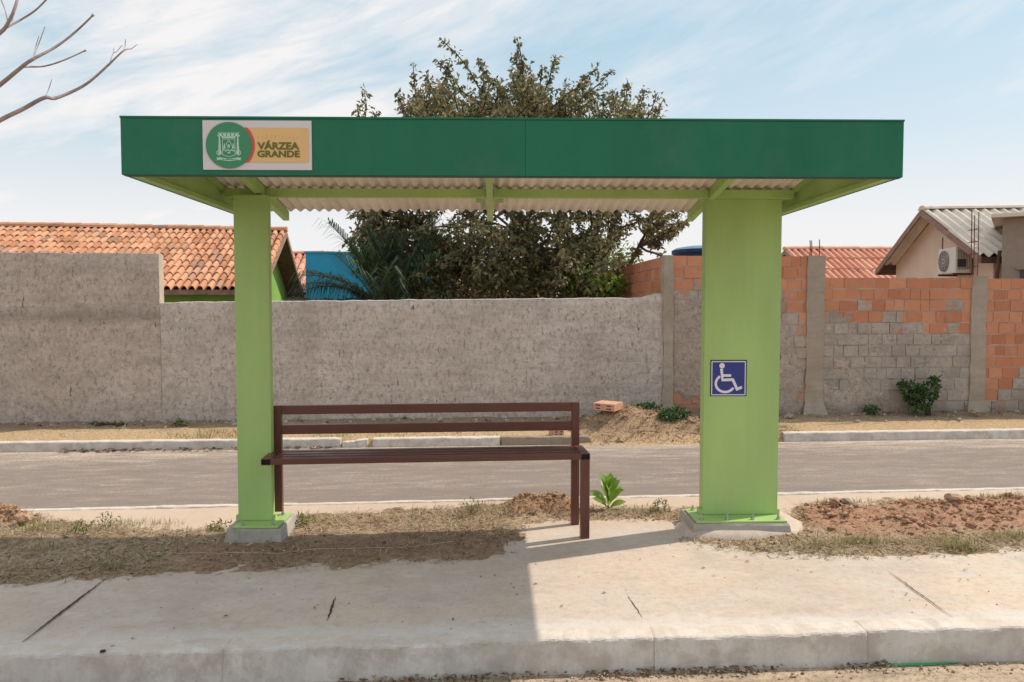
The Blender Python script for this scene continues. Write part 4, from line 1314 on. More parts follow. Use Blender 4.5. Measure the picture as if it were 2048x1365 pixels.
def plaster(x0, x1, top, hole, name='plaster'):
    """rough mortar coat with a ragged outline, lying on the blocks"""
    mb = MB(WF)
    d = 0.022
    nx, nz = int((x1 - x0) / d), int(1.95 / d)
    ok = [[(z := 0.0 + d * (j + 0.5)) < top(x0 + d * (i + 0.5)) and not hole(x0 + d * (i + 0.5), z) for j in range(nz)] for i in range(nx)]
    idx = {}
    def vtx(i, j):
        if (i, j) not in idx:
            x, z = x0 + d * i, d * j
            edge = any(not (0 <= a < nx and 0 <= b < nz and ok[a][b]) for a in (i - 1, i) for b in (j - 1, j))
            y = 0.004 if edge else -0.014 + 0.007 * fbm(x, z, 5.0) + 0.005 * fbm(x, z, 16.0)
            idx[i, j] = mb.pt(WF(x + 0.006 * fbm(x, z, 20), y, z + 0.006 * fbm(z, x, 20)))
        return idx[i, j]
    for i in range(nx):
        for j in range(nz):
            if ok[i][j]: mb.face((vtx(i, j), vtx(i + 1, j), vtx(i + 1, j + 1), vtx(i, j + 1)))
    return mb.build(name, M['corner_plaster'], bw, smooth=True)
M['corner_plaster'] = render_mat('corner_plaster', (0.56, 0.455, 0.385), (0.47, 0.365, 0.295))
plaster(WX[1345] + 0.004, WX[1613] - 0.004,
        lambda x: 1.66 + 0.10 * fbm(x, 2.0, 4.0) + 0.05 * fbm(x, 2, 14.0) - max(0, x - wall_x(1545)) * 2.4,
        lambda x, z: z < 0.40 + 0.30 * fbm(x, 5.0, 2.0) and x < wall_x(1470) and fbm(x, z, 4.0) > -0.15 or fbm(x, z + 9, 3.0) > 0.36)
plaster(WX[1646] + 0.004, wall_x(1770),
        lambda x: 0.75 + 0.25 * fbm(x, 2.0, 2.0) - max(0, x - wall_x(1700)) * 0.9,
        lambda x, z: fbm(x, z + 3, 2.6) > 0.12)
def column(x0, x1, zt, bars):
    mb = MB(WF)
    n = 40
    secs = []
    for i in range(n + 1):
        z = -0.25 + (zt + 0.25) * i / n
        foot = 0.06 * max(0, 0.20 - max(z, 0)) / 0.20
        j = [0.026 * fbm(z + 3 * q, x0 + q, 3.0) + 0.012 * fbm(z + 3 * q, x0 + q, 11.0) for q in range(4)]
        secs.append([WF(x0 - 0.008 + j[0] - foot, -0.020 + j[1] - foot, z), WF(x1 + 0.008 + j[2] + foot, -0.020 + j[3] - foot, z), WF(x1 + 0.004 + j[2], 0.15, z), WF(x0 - 0.004 + j[0], 0.15, z)])
    mb.loft(secs)
    c_ = mb.build('column', M['column'], bw)
    for bx, by, h in bars:
        mb = MB(WF)
        x = x0 + (x1 - x0) * bx
        mb.tube([WF(x, by, zt - 0.02), WF(x + 0.004, by, zt + h * 0.5), WF(x - 0.003, by, zt + h)], 0.0062, 6)
        mb.build('rebar', M['rust'], c_)
    return c_
column(WX[1330] - 0.02, WX[1345], ztop_hi + 0.005, [])
column(WX[1613], WX[1646], ztop_hi + 0.01, [(0.2, 0.03, 0.21), (0.42, 0.09, 0.21), (0.78, 0.04, 0.22)])
c2 = column(WX[1942], WX[1970], ztop_lo + 0.03, [(0.0, 0.04, 0.90), (0.22, 0.10, 0.86), (0.42, 0.10, 0.84), (0.5, 0.04, 0.88)])
mb = MB(WF)
zz = ztop_lo + 0.16
cw = WX[1970] - WX[1942]
while zz < ztop_lo + 0.8:
    xa, xb = WX[1942] + 0.0, WX[1942] + cw * 0.5
    mb.tube([WF(xa, 0.034, zz), WF(xb, 0.034, zz + 0.01), WF(xb, 0.106, zz), WF(xa, 0.106, zz - 0.01), WF(xa, 0.034, zz)], 0.0035, 5)
    zz += 0.17
mb.build('stirrup', M['rust'], c2)
# the return wall going back from the corner
RW = frame(WF(WX[1330] + 0.03, 0.14, 0), STREET + R(90) - R(1.5))
mb = MB(RW)
bricks(mb, 0.02, 7.6, 0.6, ztop_hi - 0.01, -0.06, 0.12, RW)
mb.f = RW; mb.box(0.02, 7.6, -0.05, 0.05, -0.2, ztop_hi - 0.03, 1)
tag(mb.build('brick_wall', [M['clay'], M['mortar']]), 'brick wall running back from the corner column beside the tree', 'wall')

# ------------------------------------------------------------------ tiled roofs
def tile_field(mb, f, z_ridge, z_eave, run, x0, x1, tw_, rows, face, amp=0.045, over=0.06, mi=0):
    """f: house frame with x along the ridge; the slope goes from y=0 (ridge) to y=face*run"""
    ncol = int(round((x1 - x0) / tw_)); tw_ = (x1 - x0) / ncol
    prof = [(0.0, -0.10), (0.05, 0.42), (0.19, 0.86), (0.38, 1.0), (0.57, 0.86), (0.71, 0.42), (0.76, -0.10), (0.88, -0.40), (1.0, -0.10)]
    L = run / rows
    slope = (z_ridge - z_eave) / run
    for r in range(rows):
        ya = L * r; yb = L * (r + 1) + over
        for c in range(ncol):
            j = random.uniform(-0.008, 0.008); jy = random.uniform(-0.02, 0.02)
            top = []; bot = []; lip = []
            for px_, pz_ in prof:
                x = x0 + (c + px_) * tw_ + j
                top.append(mb.pt(f(x, face * ya, z_ridge - slope * ya + pz_ * amp - 0.004)))
                bot.append(mb.pt(f(x, face * (yb + jy), z_ridge - slope * yb + pz_ * amp + 0.024)))
                lip.append(mb.pt(f(x, face * (yb + jy), z_ridge - slope * yb + pz_ * amp + 0.012)))
            for k in range(len(prof) - 1):
                q = (bot[k], bot[k + 1], top[k + 1], top[k]); q2 = (lip[k], lip[k + 1], bot[k + 1], bot[k])
                mb.face(q if face < 0 else q[::-1], mi); mb.face(q2 if face < 0 else q2[::-1], mi)
def ridge_caps(mb, f, x0, x1, z, w_=0.13, L=0.36, mi=0):
    n = int((x1 - x0) / L); L = (x1 - x0) / n
    for k in range(n):
        a, b = x0 + L * k - 0.02, x0 + L * (k + 1) + 0.02
        j = random.uniform(-0.008, 0.008)
        secs = []
        for x, g in ((a, 0.92), (b, 1.06)):
            secs.append([f(x, w_ * g * math.cos(R(t)), z + j - 0.02 + 0.10 * g * math.sin(R(t))) for t in range(180, -1, -30)])
        mb.loft(secs, closed=False, mi=mi)
        mb.face([mb.pt(p) for p in secs[1]], mi); mb.face([mb.pt(p) for p in secs[0]][::-1], mi)
def gable_house(name, f, x0, x1, run, z_ridge, z_eave, hang, label, wallmat, tile, z0=-0.2, eave_over=0.35, tw_=0.19, rows=10, amp=0.045, barge=None):
    t = thing(name, f((x0 + x1) / 2, 0, z0), label, 'house')
    k = (z_ridge - z_eave) / run
    wr = run - eave_over
    zw = z_ridge - k * wr - 0.06
    mb = MB(f)
    a, b = x0 + hang, x1 - hang
    ring = lambda x: [f(x, -wr, z0), f(x, wr, z0), f(x, wr, zw), f(x, 0, z_ridge - 0.06), f(x, -wr, zw)]
    mb.loft([ring(a), ring(b)])
    mb.build('wall', wallmat, t)
    mb = MB(f)
    tile_field(mb, f, z_ridge, z_eave, run, x0, x1, tw_, rows, -1, amp)
    tile_field(mb, f, z_ridge, z_eave, run, x0, x1, tw_ * 1.5, max(4, rows // 2), 1, amp)
    rf = mb.build('roof', tile, t)
    mb = MB(f); ridge_caps(mb, f, x0, x1, z_ridge + 0.03); mb.build('ridge', tile, rf)
    # boarding under the tiles with its edge boards
    mb = MB(f)
    for s in (-1, 1):
        mb.hexa([f(x, s * y, z_ridge - k * y - dz) for dz in (0.055, 0.015) for x, y in ((a - hang + 0.02, 0.002), (b + hang - 0.02, 0.002), (b + hang - 0.02, run - 0.01), (a - hang + 0.02, run - 0.01))])
    mb.build('boarding', M['dark_timber'], rf)
    for s in (-1, 1):
        mb = MB(f); mb.box(x0 + 0.01, x1 - 0.01, s * run - 0.012, s * run + 0.012, z_eave - 0.10, z_eave - 0.012); mb.build('fascia_board', M['timber'], rf)
    for s in (-1, 1):
        for x in (x0, x1):
            mb = MB(f)
            e = 0.014
            mb.hexa([f(x + dx, s * y, z_ridge - k * y + dz) for dz in (-0.12, -0.005) for dx, y in ((-e, 0.004), (e, 0.004), (e, run - 0.02), (-e, run - 0.02))])
            mb.build('bargeboard', barge or M['timber'], rf)
    return t
# left house: ridge end at the right, measured at depth 17.5
rp = P(573, 459, 17.4)
HF = frame((rp.x, rp.y, 0), R(9.5))
lh = gable_house('tiled_house', HF, -15.0, 0.0, 3.55, rp.z - 0.05, P(400, 578, 13.9).z - 0.01, 0.42, 'light green house with weathered orange barrel-tile roof behind the tall grey wall', M['house_green'], M['tile'], rows=10, tw_=0.142, amp=0.062)
# red roof in the middle right
rp2 = P(1569, 500, 22.0)
HF2 = frame((rp2.x, rp2.y, 0), R(2.0))
gable_house('tiled_house', HF2, 0.0, 9.0, 3.4, rp2.z, rp2.z - 3.4 * 0.50, 0.35, 'house with striped pinkish-red tile roof between the brick column and the beige house', M['house_beige'], M['tile_red'], rows=5, tw_=0.185, amp=0.085)
# red roof glimpsed through the tree, and the one behind the blue wall
rp3 = P(940, 524, 27.0)
HF3 = frame((rp3.x, rp3.y, 0), R(3))
gable_house('tiled_house', HF3, -2.0, 2.4, 3.0, rp3.z, rp3.z - 1.5, 0.3, 'red tile roof glimpsed through the big tree', M['house_beige'], M['tile_red'], rows=7, tw_=0.26, amp=0.08)
rp4 = P(560, 508, 27.0)
HF4 = frame((rp4.x, rp4.y, 0), R(4))
gable_house('tiled_house', HF4, -4.0, 1.9, 3.0, rp4.z, rp4.z - 1.5, 0.3, 'sliver of red roof between the green house gable and the blue building', M['house_beige'], M['tile_red'], rows=7, tw_=0.26, amp=0.08)

# blue building
ba, bb = P(611, 503, 20.0), P(905, 506, 20.6)
BF = frame((ba.x, ba.y, 0), math.atan2(bb.y - ba.y, bb.x - ba.x))
bt = thing('blue_building', BF(2, 1.5, -0.2), 'flat-topped bright blue building behind the low wall left of the tree', 'building')
mb = MB(BF); mb.box(0, 4.0, 0, 5, -0.2, ba.z - 0.05); mb.build('wall', M['blue_wall'], bt)
mb = MB(BF); mb.box(-0.03, 4.03, -0.03, 5.03, ba.z - 0.0498, ba.z); mb.build('coping', M['blue_wall'], bt)

# beige house on the right
rg = P(1843, 417, 15.0)
HR = frame((rg.x, rg.y, 0), R(-6))
zr = rg.z; run = 2.32; ze = zr - 1.07
bh_ = thing('beige_house', HR(3, 0, -0.2), 'beige house with fibre-cement gable roof and an air conditioner on its end wall', 'house')
mb = MB(HR)
k = (zr - ze) / run; wr = run - 0.25
ring = lambda x: [HR(x, -wr, -0.2), HR(x, wr, -0.2), HR(x, wr, zr - k * wr - 0.05), HR(x, 0, zr - 0.05), HR(x, -wr, zr - k * wr - 0.05)]
mb.loft([ring(0.34), ring(7.0)]); mb.build('wall', M['house_beige'], bh_)
mb = MB(HR)
wl = 0.177
xs = np.arange(0.0, 7.4, wl / 8)
for s in (-1, 1):
    for dz in (0.0, -0.012):
        rr = []
        for y in (0.0, run * 0.5, run * 0.5 + 0.001, run):
            lap = 0.014 if y > run * 0.5 else 0.0
            rr.append([mb.pt(HR(x, s * y, zr - k * y + 0.034 * math.sin(2 * math.pi * x / wl) + dz - lap)) for x in xs])
        for a, b in zip(rr, rr[1:]):
            for q in range(len(xs) - 1):
                c = (a[q], b[q], b[q + 1], a[q + 1]); mb.face(c if (s < 0) == (dz == 0) else c[::-1])
rf = mb.build('roof', M['fibre'], bh_, smooth=True)
mb = MB(HR)
xx = 0.0
while xx < 7.2:
    secs = [[HR(xx + dx, 0.17 * math.cos(R(t)), zr - 0.03 + (0.085 + 0.010 * dx) * math.sin(R(t))) for t in range(180, -1, -30)] for dx in (0, 0.9)]
    mb.loft(secs, closed=False); mb.face([mb.pt(p) for p in secs[0]]); xx += 0.88
mb.build('ridge', M['fibre'], rf)
for s in (-1, 1):
    mb = MB(HR)
    mb.hexa([HR(x, s * y, zr - k * y + dz) for dz in (-0.15, -0.035) for x, y in ((-0.02, 0.003), (0.02, 0.003), (0.02, run), (-0.02, run))])
    mb.build('bargeboard', M['timber'], rf)
    mb = MB(HR)
    mb.hexa([HR(x, s * y, zr - k * y + dz) for dz in (-0.16, -0.06) for x, y in ((0.021, wr + 0.01), (7.0, wr + 0.01), (7.0, run - 0.01), (0.021, run - 0.01))])
    mb.build('soffit', M['dark_timber'], rf)
mb = MB(HR); mb.tube([HR(0.325, -0.20, zr - 0.60), HR(0.322, -0.19, zr - 0.78), HR(0.32, -0.28, zr - 0.92), HR(0.32, -0.24, zr - 1.02), HR(0.32, -0.12, zr - 1.02)], 0.008, 6)
mb.build('cable', M['dark_timber'], bh_)
# air conditioner on the gable wall: local axes with x out of the wall
acp = HR(0.34, -0.95, 0)
zac = P(1905, 525, 14.2).z
ac = thing('air_conditioner', HR(0.18, -0.95, zac - 0.24), 'white outdoor air conditioner unit on the beige gable wall', 'air conditioner')
mb = MB(HR); mb.box(0.02, 0.30, -1.42, -0.72, zac - 0.23, zac + 0.24); mb.build('casing', M['ac_white'], ac, bevel=0.012)
mb = MB(HR)
cyc, czc = -0.97, zac + 0.005
secs = [[HR(x, cyc + rr * math.cos(R(t)), czc + rr * math.sin(R(t))) for t in range(0, 360, 15)] for x, rr in ((0.018, 0.20), (0.010, 0.20))]
mb.loft(secs); fan = mb.build('fan_grille', M['ac_dark'], ac)
mb = MB(HR)
for rr in (0.195, 0.15, 0.10, 0.05):
    mb.tube([HR(0.006, cyc + rr * math.cos(R(t)), czc + rr * math.sin(R(t))) for t in range(0, 361, 15)], 0.004, 5)
for t in range(0, 360, 30):
    mb.tube([HR(0.004, cyc + 0.02 * math.cos(R(t)), czc + 0.02 * math.sin(R(t))), HR(0.004, cyc + 0.195 * math.cos(R(t)), czc + 0.195 * math.sin(R(t)))], 0.003, 4)
mb.build('guard', M['ac_white'], fan)
mb = MB(HR)
for kx in range(8): mb.box(0.06 + 0.027 * kx, 0.068 + 0.027 * kx, -1.4245, -1.4205, zac - 0.17, zac + 0.19)
mb.box(0.05, 0.2, -1.432, -1.425, zac - 0.12, zac + 0.02)
mb.build('coil', M['ac_dark'], ac)
for y in (-0.80, -1.36):
    mb = MB(HR); mb.box(0.01, 0.335, y, y + 0.03, zac - 0.265, zac - 0.2305); mb.build('bracket', M['dark_timber'], ac)

# grey building at the right edge
gp = P(2006, 437, 12.2)
GB = frame((gp.x, gp.y, 0), R(-33))
gb = thing('grey_building', GB(2, 1, -0.2), 'grey rendered building with thin overhanging roof slab at the right edge', 'building')
mb = MB(GB); mb.box(0, 5, 0, 3.2, -0.2, gp.z); mb.build('wall', M['house_grey'], gb)
mb = MB(GB); mb.hexa([GB(x, y, gp.z + dz + (0.03 if y > 0 else 0)) for dz in (0.002, 0.06) for x, y in ((-0.16, -0.2), (5.2, -0.2), (5.2, 3.3), (-0.10, 3.3))]); mb.build('roof_slab', M['fibre'], gb)
mb = MB(GB); mb.box(0.25, 1.3, -0.012, -0.002, 1.1, P(2030, 541, 12.2).z); wn_ = mb.build('window', M['glass'], gb)
mb = MB(GB); mb.box(0.20, 1.35, -0.05, -0.003, P(2030, 541, 12.2).z + 0.003, P(2030, 535, 12.2).z); mb.build('lintel', M['house_grey'], wn_)
# white downpipe beside it
mb = MB(GB); mb.tube([GB(-0.06, 0.10, -0.1), GB(-0.06, 0.10, 2.0), GB(-0.03, 0.12, 2.4)], 0.03, 8); mb.build('downpipe', M['dark_timber'], gb)

# water tanks
def tank(name, c, r, h, label):
    t = thing(name, (c.x, c.y, -0.2), label, 'water tank', 'blue household water tanks')
    mb = MB()
    zt = c.z
    sec = lambda rr, z: [(c.x + rr * math.cos(R(a)), c.y + rr * math.sin(R(a)), z) for a in range(0, 360, 15)]
    mb.loft([sec(r * 0.82, zt - h), sec(r * 0.98, zt - 0.14), sec(r * 1.04, zt - 0.12), sec(r * 1.04, zt - 0.05), sec(r, zt - 0.045)])
    mb.build('tank_body', M['tank'], t, smooth=False)
    mb = MB(); mb.loft([sec(r * 1.02, zt - 0.0445), sec(r * 0.9, zt), sec(r * 0.45, zt + 0.045), sec(r * 0.1, zt + 0.06)]); mb.build('lid', M['tank_lid'], t)
    mb = MB()
    for sx in (-1, 1):
        for sy in (-1, 1): mb.box(c.x + sx * r * 0.6 - 0.08, c.x + sx * r * 0.6 + 0.08, c.y + sy * r * 0.6 - 0.08, c.y + sy * r * 0.6 + 0.08, -0.2, zt - h - 0.101)
    mb.box(c.x - r, c.x + r, c.y - r, c.y + r, zt - h - 0.10, zt - h - 0.001)
    mb.build('stand', M['house_grey'], t)
    return t
tank('water_tank', P(1405, 497, 16.0), 0.62, 0.8, 'dark blue water tank showing above the brick wall left of the wide pillar')
tank('water_tank', P(1138, 508, 21.0), 0.30, 0.6, 'small pale-lidded water tank glimpsed through the tree branches')

# ------------------------------------------------------------------ plants
def rnd_dir(zmin=-1, zmax=1):
    z = random.uniform(zmin, zmax); a = random.uniform(0, 2 * math.pi); r = math.sqrt(max(0, 1 - z * z))
    return Vector((r * math.cos(a), r * math.sin(a), z))
def bend_path(a, b, sag, n=7, wob=0.05):
    a, b = Vector(a), Vector(b); L = (b - a).length
    o = Vector((random.uniform(-99, 99), 0, 0))
    out = []
    for k in range(n + 1):
        t = k / n
        p = a.lerp(b, t) + Vector(sag) * (math.sin(math.pi * t))
        wv = wob * L * math.sin(math.pi * t)
        p += Vector((mn.noise(o + Vector((t * 3, 0, 0))), mn.noise(o + Vector((t * 3, 5, 0))), mn.noise(o + Vector((t * 3, 9, 0))))) * wv
        out.append(p)
    return out
def big_tree():
    YT = 13.2
    base = P(1185, 700, YT); base.z = -0.15
    t = thing('tree', base, 'tall brownish-olive leafy tree rising behind the low wall and above the shelter roof', 'tree')
    wood = MB(); leaves = MB()
    fork = P(1190, 590, YT)
    wood.tube(bend_path(base, fork, (0.05, 0, 0), 5, 0.02), [0.16, 0.15, 0.14, 0.13, 0.13, 0.12], 10)
    limbs = []
    tips = [(1290, 470, 13.4), (1190, 330, 12.6), (1060, 260, 13.6), (940, 300, 12.8), (850, 350, 13.6), (1010, 420, 11.9), (1120, 380, 14.6), (760, 420, 13.2), (1250, 300, 14.0)]
    pts = []
    for (u, v, Yd) in tips:
        e = P(u, v, Yd)
        path = bend_path(fork, e, (0, 0, -0.25 if u > 1100 else -0.15), 9, 0.07)
        wood.tube(path, [0.085 * (1 - 0.75 * k / 9) for k in range(10)], 8)
        pts += path[3:]
    def shoot(tip, n_leaf, leaf=0.13, spread=0.10, droop=0.25, start=0.35):
        tip = Vector(tip)
        cand = sorted(pts, key=lambda p: (p - tip).length + (0.9 if p.z > tip.z else 0))[:3]
        a = random.choice(cand)
        L = (tip - a).length
        path = bend_path(a, tip, (0, 0, random.uniform(-0.12, 0.05) * L), 7, 0.09)
        wood.tube(path, [0.022 * (1 - 0.8 * k / 7) + 0.003 for k in range(8)], 5)
        st_ = max(start, 1 - 1.5 / max(L, 0.1))
        for k in range(n_leaf):
            s = st_ + (1 - st_) * (random.random() ** 0.8)
            i = min(int(s * 7), 6); fr_ = s * 7 - i
            p = path[i].lerp(path[i + 1], fr_)
            d = (path[i + 1] - path[i]).normalized()
            q = p + rnd_dir() * random.uniform(0, spread)
            dd = (rnd_dir() + d * 0.5 + Vector((0, 0, -droop))).normalized()
            sz = leaf * random.uniform(0.65, 1.25)
            leaves.leaf(q, dd, rnd_dir(0.2, 1), sz, sz * random.uniform(0.42, 0.6), random.uniform(0.05, 0.3), bend=random.uniform(0, 0.25))
    # the outstanding shoots that make its outline
    out_ = [(884, 82, 12.9), (873, 120, 13.0), (900, 120, 12.7), (826, 124, 13.3), (850, 150, 13.1), (1034, 76, 13.0), (1030, 105, 13.1), (1022, 140, 12.9), (955, 116, 13.2), (968, 140, 13.0), (985, 160, 13.3), (1112, 110, 13.4), (1085, 135, 13.2), (1060, 130, 12.8),
            (1195, 137, 13.0), (1225, 142, 13.4), (1175, 160, 12.8), (1255, 160, 13.2), (1290, 180, 13.5), (1328, 197, 13.6), (1315, 185, 13.4), (1290, 215, 13.2), (795, 186, 13.2), (815, 200, 13.0), (850, 205, 12.8), (880, 190, 13.3),
            (728, 180, 13.4), (715, 210, 13.5), (745, 222, 13.4), (1385, 428, 13.6), (1370, 445, 13.3), (1345, 470, 13.7), (1320, 490, 13.5), (1300, 455, 13.2), (1340, 430, 13.6), (1310, 420, 13.4), (1365, 415, 13.5), (700, 430, 13.2), (712, 455, 13.3), (705, 475, 13.4), (740, 445, 13.0), (1275, 500, 13.4), (1355, 455, 13.0)]
    for (u, v, Yd) in out_:
        d = random.uniform(-0.6, 0.6)
        shoot(P(u, v, Yd + d), 96, 0.10, 0.095, 0.55, 0.45)
    # the body of the crown
    prof = [(690, 420), (760, 300), (790, 205), (830, 165), (880, 135), (935, 175), (1000, 160), (1040, 130), (1085, 150), (1130, 160), (1190, 165), (1240, 172), (1290, 200), (1325, 225), (1350, 330), (1385, 430)]
    def top(u):
        for (a, x), (b, y) in zip(prof, prof[1:]):
            if a <= u <= b: return x + (y - x) * (u - a) / (b - a)
        return 999
    n = 0
    while n < 290:
        u = random.uniform(695, 1385); v = random.uniform(140, 575)
        if v < top(u) + 14: continue
        if v > 430 and u > 1255 and random.random() < 0.8: continue
        if v > 500 and u > 1180 and random.random() < 0.6: continue
        if 250 < v < 400 and random.random() < 0.35: continue
        ww = 2.2 * math.sqrt(max(0.12, 1 - ((u - 1040) / 360) ** 2))
        shoot(P(u, v, YT + random.uniform(-ww, ww)), 88, 0.098, 0.15, 0.35, 0.3)
        n += 1
    for _ in range(120):
        u = random.uniform(795, 1325); v = top(u) + random.uniform(8, 105)
        shoot(P(u, v, YT + random.uniform(-1.6, 1.6)), 88, 0.098, 0.13, 0.35, 0.35)
    for _ in range(95):
        u = random.uniform(790, 1190); v = random.uniform(470, 606)
        shoot(P(u, v, random.uniform(11.6, 14.2)), 84, 0.10, 0.2, 0.4, 0.25)
    wood.build('trunk', M['bark'], t, smooth=True)
    leaves.build('crown', M['leaf_tree'], t)
big_tree()

def palm(name, base, fronds, label, mat, L=1.5, leaf=0.34, seed=3):
    random.seed(seed)
    t = thing(name, base, label, 'palm')
    st_ = MB(); lv = MB()
    for k in range(5):
        a = k * 1.256
        b0 = base + Vector((0.12 * math.cos(a), 0.12 * math.sin(a), 0))
        st_.tube(bend_path(b0, b0 + Vector((0.1 * math.cos(a), 0.1 * math.sin(a), 1.25)), (0, 0, 0), 4, 0.03), [0.05, 0.045, 0.04, 0.035, 0.03], 7)
    crown = base + Vector((0, 0, 1.25))
    for (az, el, l, dr) in fronds:
        d = Vector((math.cos(az) * math.cos(el), math.sin(az) * math.cos(el), math.sin(el)))
        path = []
        p = crown + Vector((random.uniform(-0.12, 0.12), random.uniform(-0.12, 0.12), random.uniform(-0.3, 0.1)))
        n = 14
        for i in range(n + 1):
            path.append(p.copy())
            d = (d + Vector((0, 0, -dr / n))).normalized()
            p = p + d * (l * L / n)
        st_.tube(path, [0.012 * (1 - 0.85 * i / n) + 0.002 for i in range(n + 1)], 5)
        for i in range(2, n):
            for h in range(3):
                q = path[i].lerp(path[i + 1], h / 3)
                dd = (path[i + 1] - path[i]).normalized()
                sd = dd.cross(Vector((0, 0, 1))).normalized()
                for s in (-1, 1):
                    ll = leaf * (0.55 + 0.6 * math.sin(math.pi * (i + 1) / (n + 2))) * random.uniform(0.8, 1.1)
                    lv.blade(q, (sd * s * 0.8 + dd * 0.75 + Vector((0, 0, random.uniform(-0.1, 0.35)))), ll, 0.017, random.uniform(0.3, 0.75))
    st_.build('stem', M['bark'], t, smooth=True)
    lv.build('fronds', mat, t)
    return t
rnd = random.Random(5)
pb = P(778, 600, 12.0); pb.z = 0.05
fr_ = [(rnd.uniform(0, 6.28), rnd.uniform(0.6, 1.5), rnd.uniform(0.75, 1.2), rnd.uniform(0.3, 1.2)) for _ in range(38)]
fr_ += [(math.pi + rnd.uniform(-0.5, 0.3), rnd.uniform(0.35, 0.95), rnd.uniform(0.8, 1.1), rnd.uniform(0.8, 1.5)) for _ in range(14)]
palm('areca_palm', pb, fr_, 'dark green feathery palm clump between the blue building and the tree', M['leaf_palm'], 1.55, 0.42)

def leafy_bush(name, base, blobs, n, leaf, mat, label, cat='bush', group=None, seed=1, stems=7, ratio=0.45, droop=0.15, sr=0.008):
    random.seed(seed)
    t = thing(name, base, label, cat, group)
    st_ = MB(); lv = MB()
    base = Vector(base)
    tips = []
    for c, r in blobs:
        for _ in range(max(2, int(stems * r[0] / 0.25))):
            d = rnd_dir(-0.3, 1)
            tip = Vector(c) + Vector((d.x * r[0], d.y * r[1], d.z * r[2])) * random.uniform(0.3, 0.95)
            path = bend_path(base + Vector((random.uniform(-0.03, 0.03), random.uniform(-0.03, 0.03), 0)), tip, (0, 0, 0.03), 5, 0.06)
            st_.tube(path, [sr * (1 - 0.7 * k / 5) + sr * 0.15 for k in range(6)], 5)
    tot = sum(r[0] * r[2] for c, r in blobs)
    for c, r in blobs:
        for _ in range(int(n * r[0] * r[2] / tot)):
            d = rnd_dir(-0.9, 1)
            q = random.random() ** 0.45
            p = Vector(c) + Vector((d.x * r[0], d.y * r[1], d.z * r[2])) * q
            dd = (d * 0.7 + rnd_dir() * 0.7 + Vector((0, 0, -droop))).normalized()
            sz = leaf * random.uniform(0.6, 1.3)
            lv.leaf(p, dd, rnd_dir(0.3, 1), sz, sz * ratio, random.uniform(0.05, 0.25), bend=random.uniform(0, 0.3))
    st_.build('stem', M['bark'] if sr > 0.004 else mat, t)
    lv.build('foliage', mat, t)
    return t
b0 = P(1205, 590, 12.2); b0.z = 0.2
leafy_bush('garden_shrub', b0, [(P(1200, 585, 12.2), (0.30, 0.3, 0.16)), (P(1170, 560, 12.4), (0.22, 0.3, 0.22)), (P(1230, 575, 12.0), (0.16, 0.2, 0.22)), (P(1150, 590, 12.3), (0.2, 0.2, 0.15))], 560, 0.13, M['leaf_bright'], 'bright yellow-green garden shrub over the wall top below the tree', seed=4)
b0 = P(980, 600, 12.4); b0.z = 0.0
leafy_bush('garden_shrub', b0, [(P(900, 585, 12.4), (0.55, 0.4, 0.26)), (P(1000, 582, 12.2), (0.50, 0.4, 0.28)), (P(1090, 588, 12.5), (0.45, 0.4, 0.24)), (P(840, 592, 12.1), (0.3, 0.3, 0.2))], 4200, 0.09, M['leaf_tree'], 'dark scrubby shrub under the big tree, just over the low wall top', seed=14)
b0 = P(1215, 545, 19.0); b0.z = -0.1
leafy_bush('garden_tree', b0, [(P(1215, 520, 19.0), (0.75, 0.6, 0.55)), (P(1170, 505, 19.5), (0.5, 0.6, 0.5)), (P(1265, 540, 19.0), (0.4, 0.4, 0.3))], 900, 0.16, M['leaf_bright'], 'pale green small tree far behind the big tree trunk', 'tree', seed=8)
# shrub and weeds at the foot of the far walls
def wall_ground(u, off=0.12):
    x = wall_x(u, 820); p = WF(x, -off, 0); p.z = verge_h(p.x, p.y) - 0.01; return p
b0 = wall_ground(1838, 0.22)
c_ = lambda u, v: P(u, v, b0.y)
leafy_bush('shrub', b0, [(c_(1838, 800), (0.17, 0.15, 0.17)), (c_(1822, 778), (0.13, 0.12, 0.11)), (c_(1862, 780), (0.10, 0.10, 0.13)), (c_(1868, 762), (0.06, 0.07, 0.06)), (c_(1808, 768), (0.06, 0.08, 0.05))], 620, 0.060, M['leaf_dark'], 'dark green leafy shrub growing at the foot of the grey-smeared brick wall', seed=2, ratio=0.6)
b0 = wall_ground(1740, 0.15)
c_ = lambda u, v: P(u, v, b0.y)
leafy_bush('weed', b0, [(c_(1742, 819), (0.09, 0.08, 0.05))], 110, 0.045, M['leaf_dark'], 'small dark green weed left of the shrub at the brick wall', 'weed', seed=3, ratio=0.6)
b0 = wall_ground(360, 0.30)
c_ = lambda u, v: P(u, v, b0.y)
leafy_bush('weed', b0, [(c_(361, 848), (0.075, 0.06, 0.055)), (c_(358, 862), (0.04, 0.04, 0.05))], 130, 0.045, M['leaf_weed'], 'pale yellowish weed on the sand left of the narrow pillar', 'weed', seed=5, ratio=0.5)
b0 = wall_ground(206, 0.2)
c_ = lambda u, v: P(u, v, b0.y)
leafy_bush('weed', b0, [(c_(205, 855), (0.20, 0.08, 0.035)), (c_(235, 853), (0.12, 0.06, 0.025))], 210, 0.05, M['leaf_dark'], 'flat dark weed creeping along the foot of the tall grey wall', 'weed', seed=6, ratio=0.5)
def on_mound(u, Yd, dz):
    p = P(u, 830, Yd); p.z = verge_h(p.x, p.y) + dz; return p
b0 = on_mound(1340, 9.4, 0)
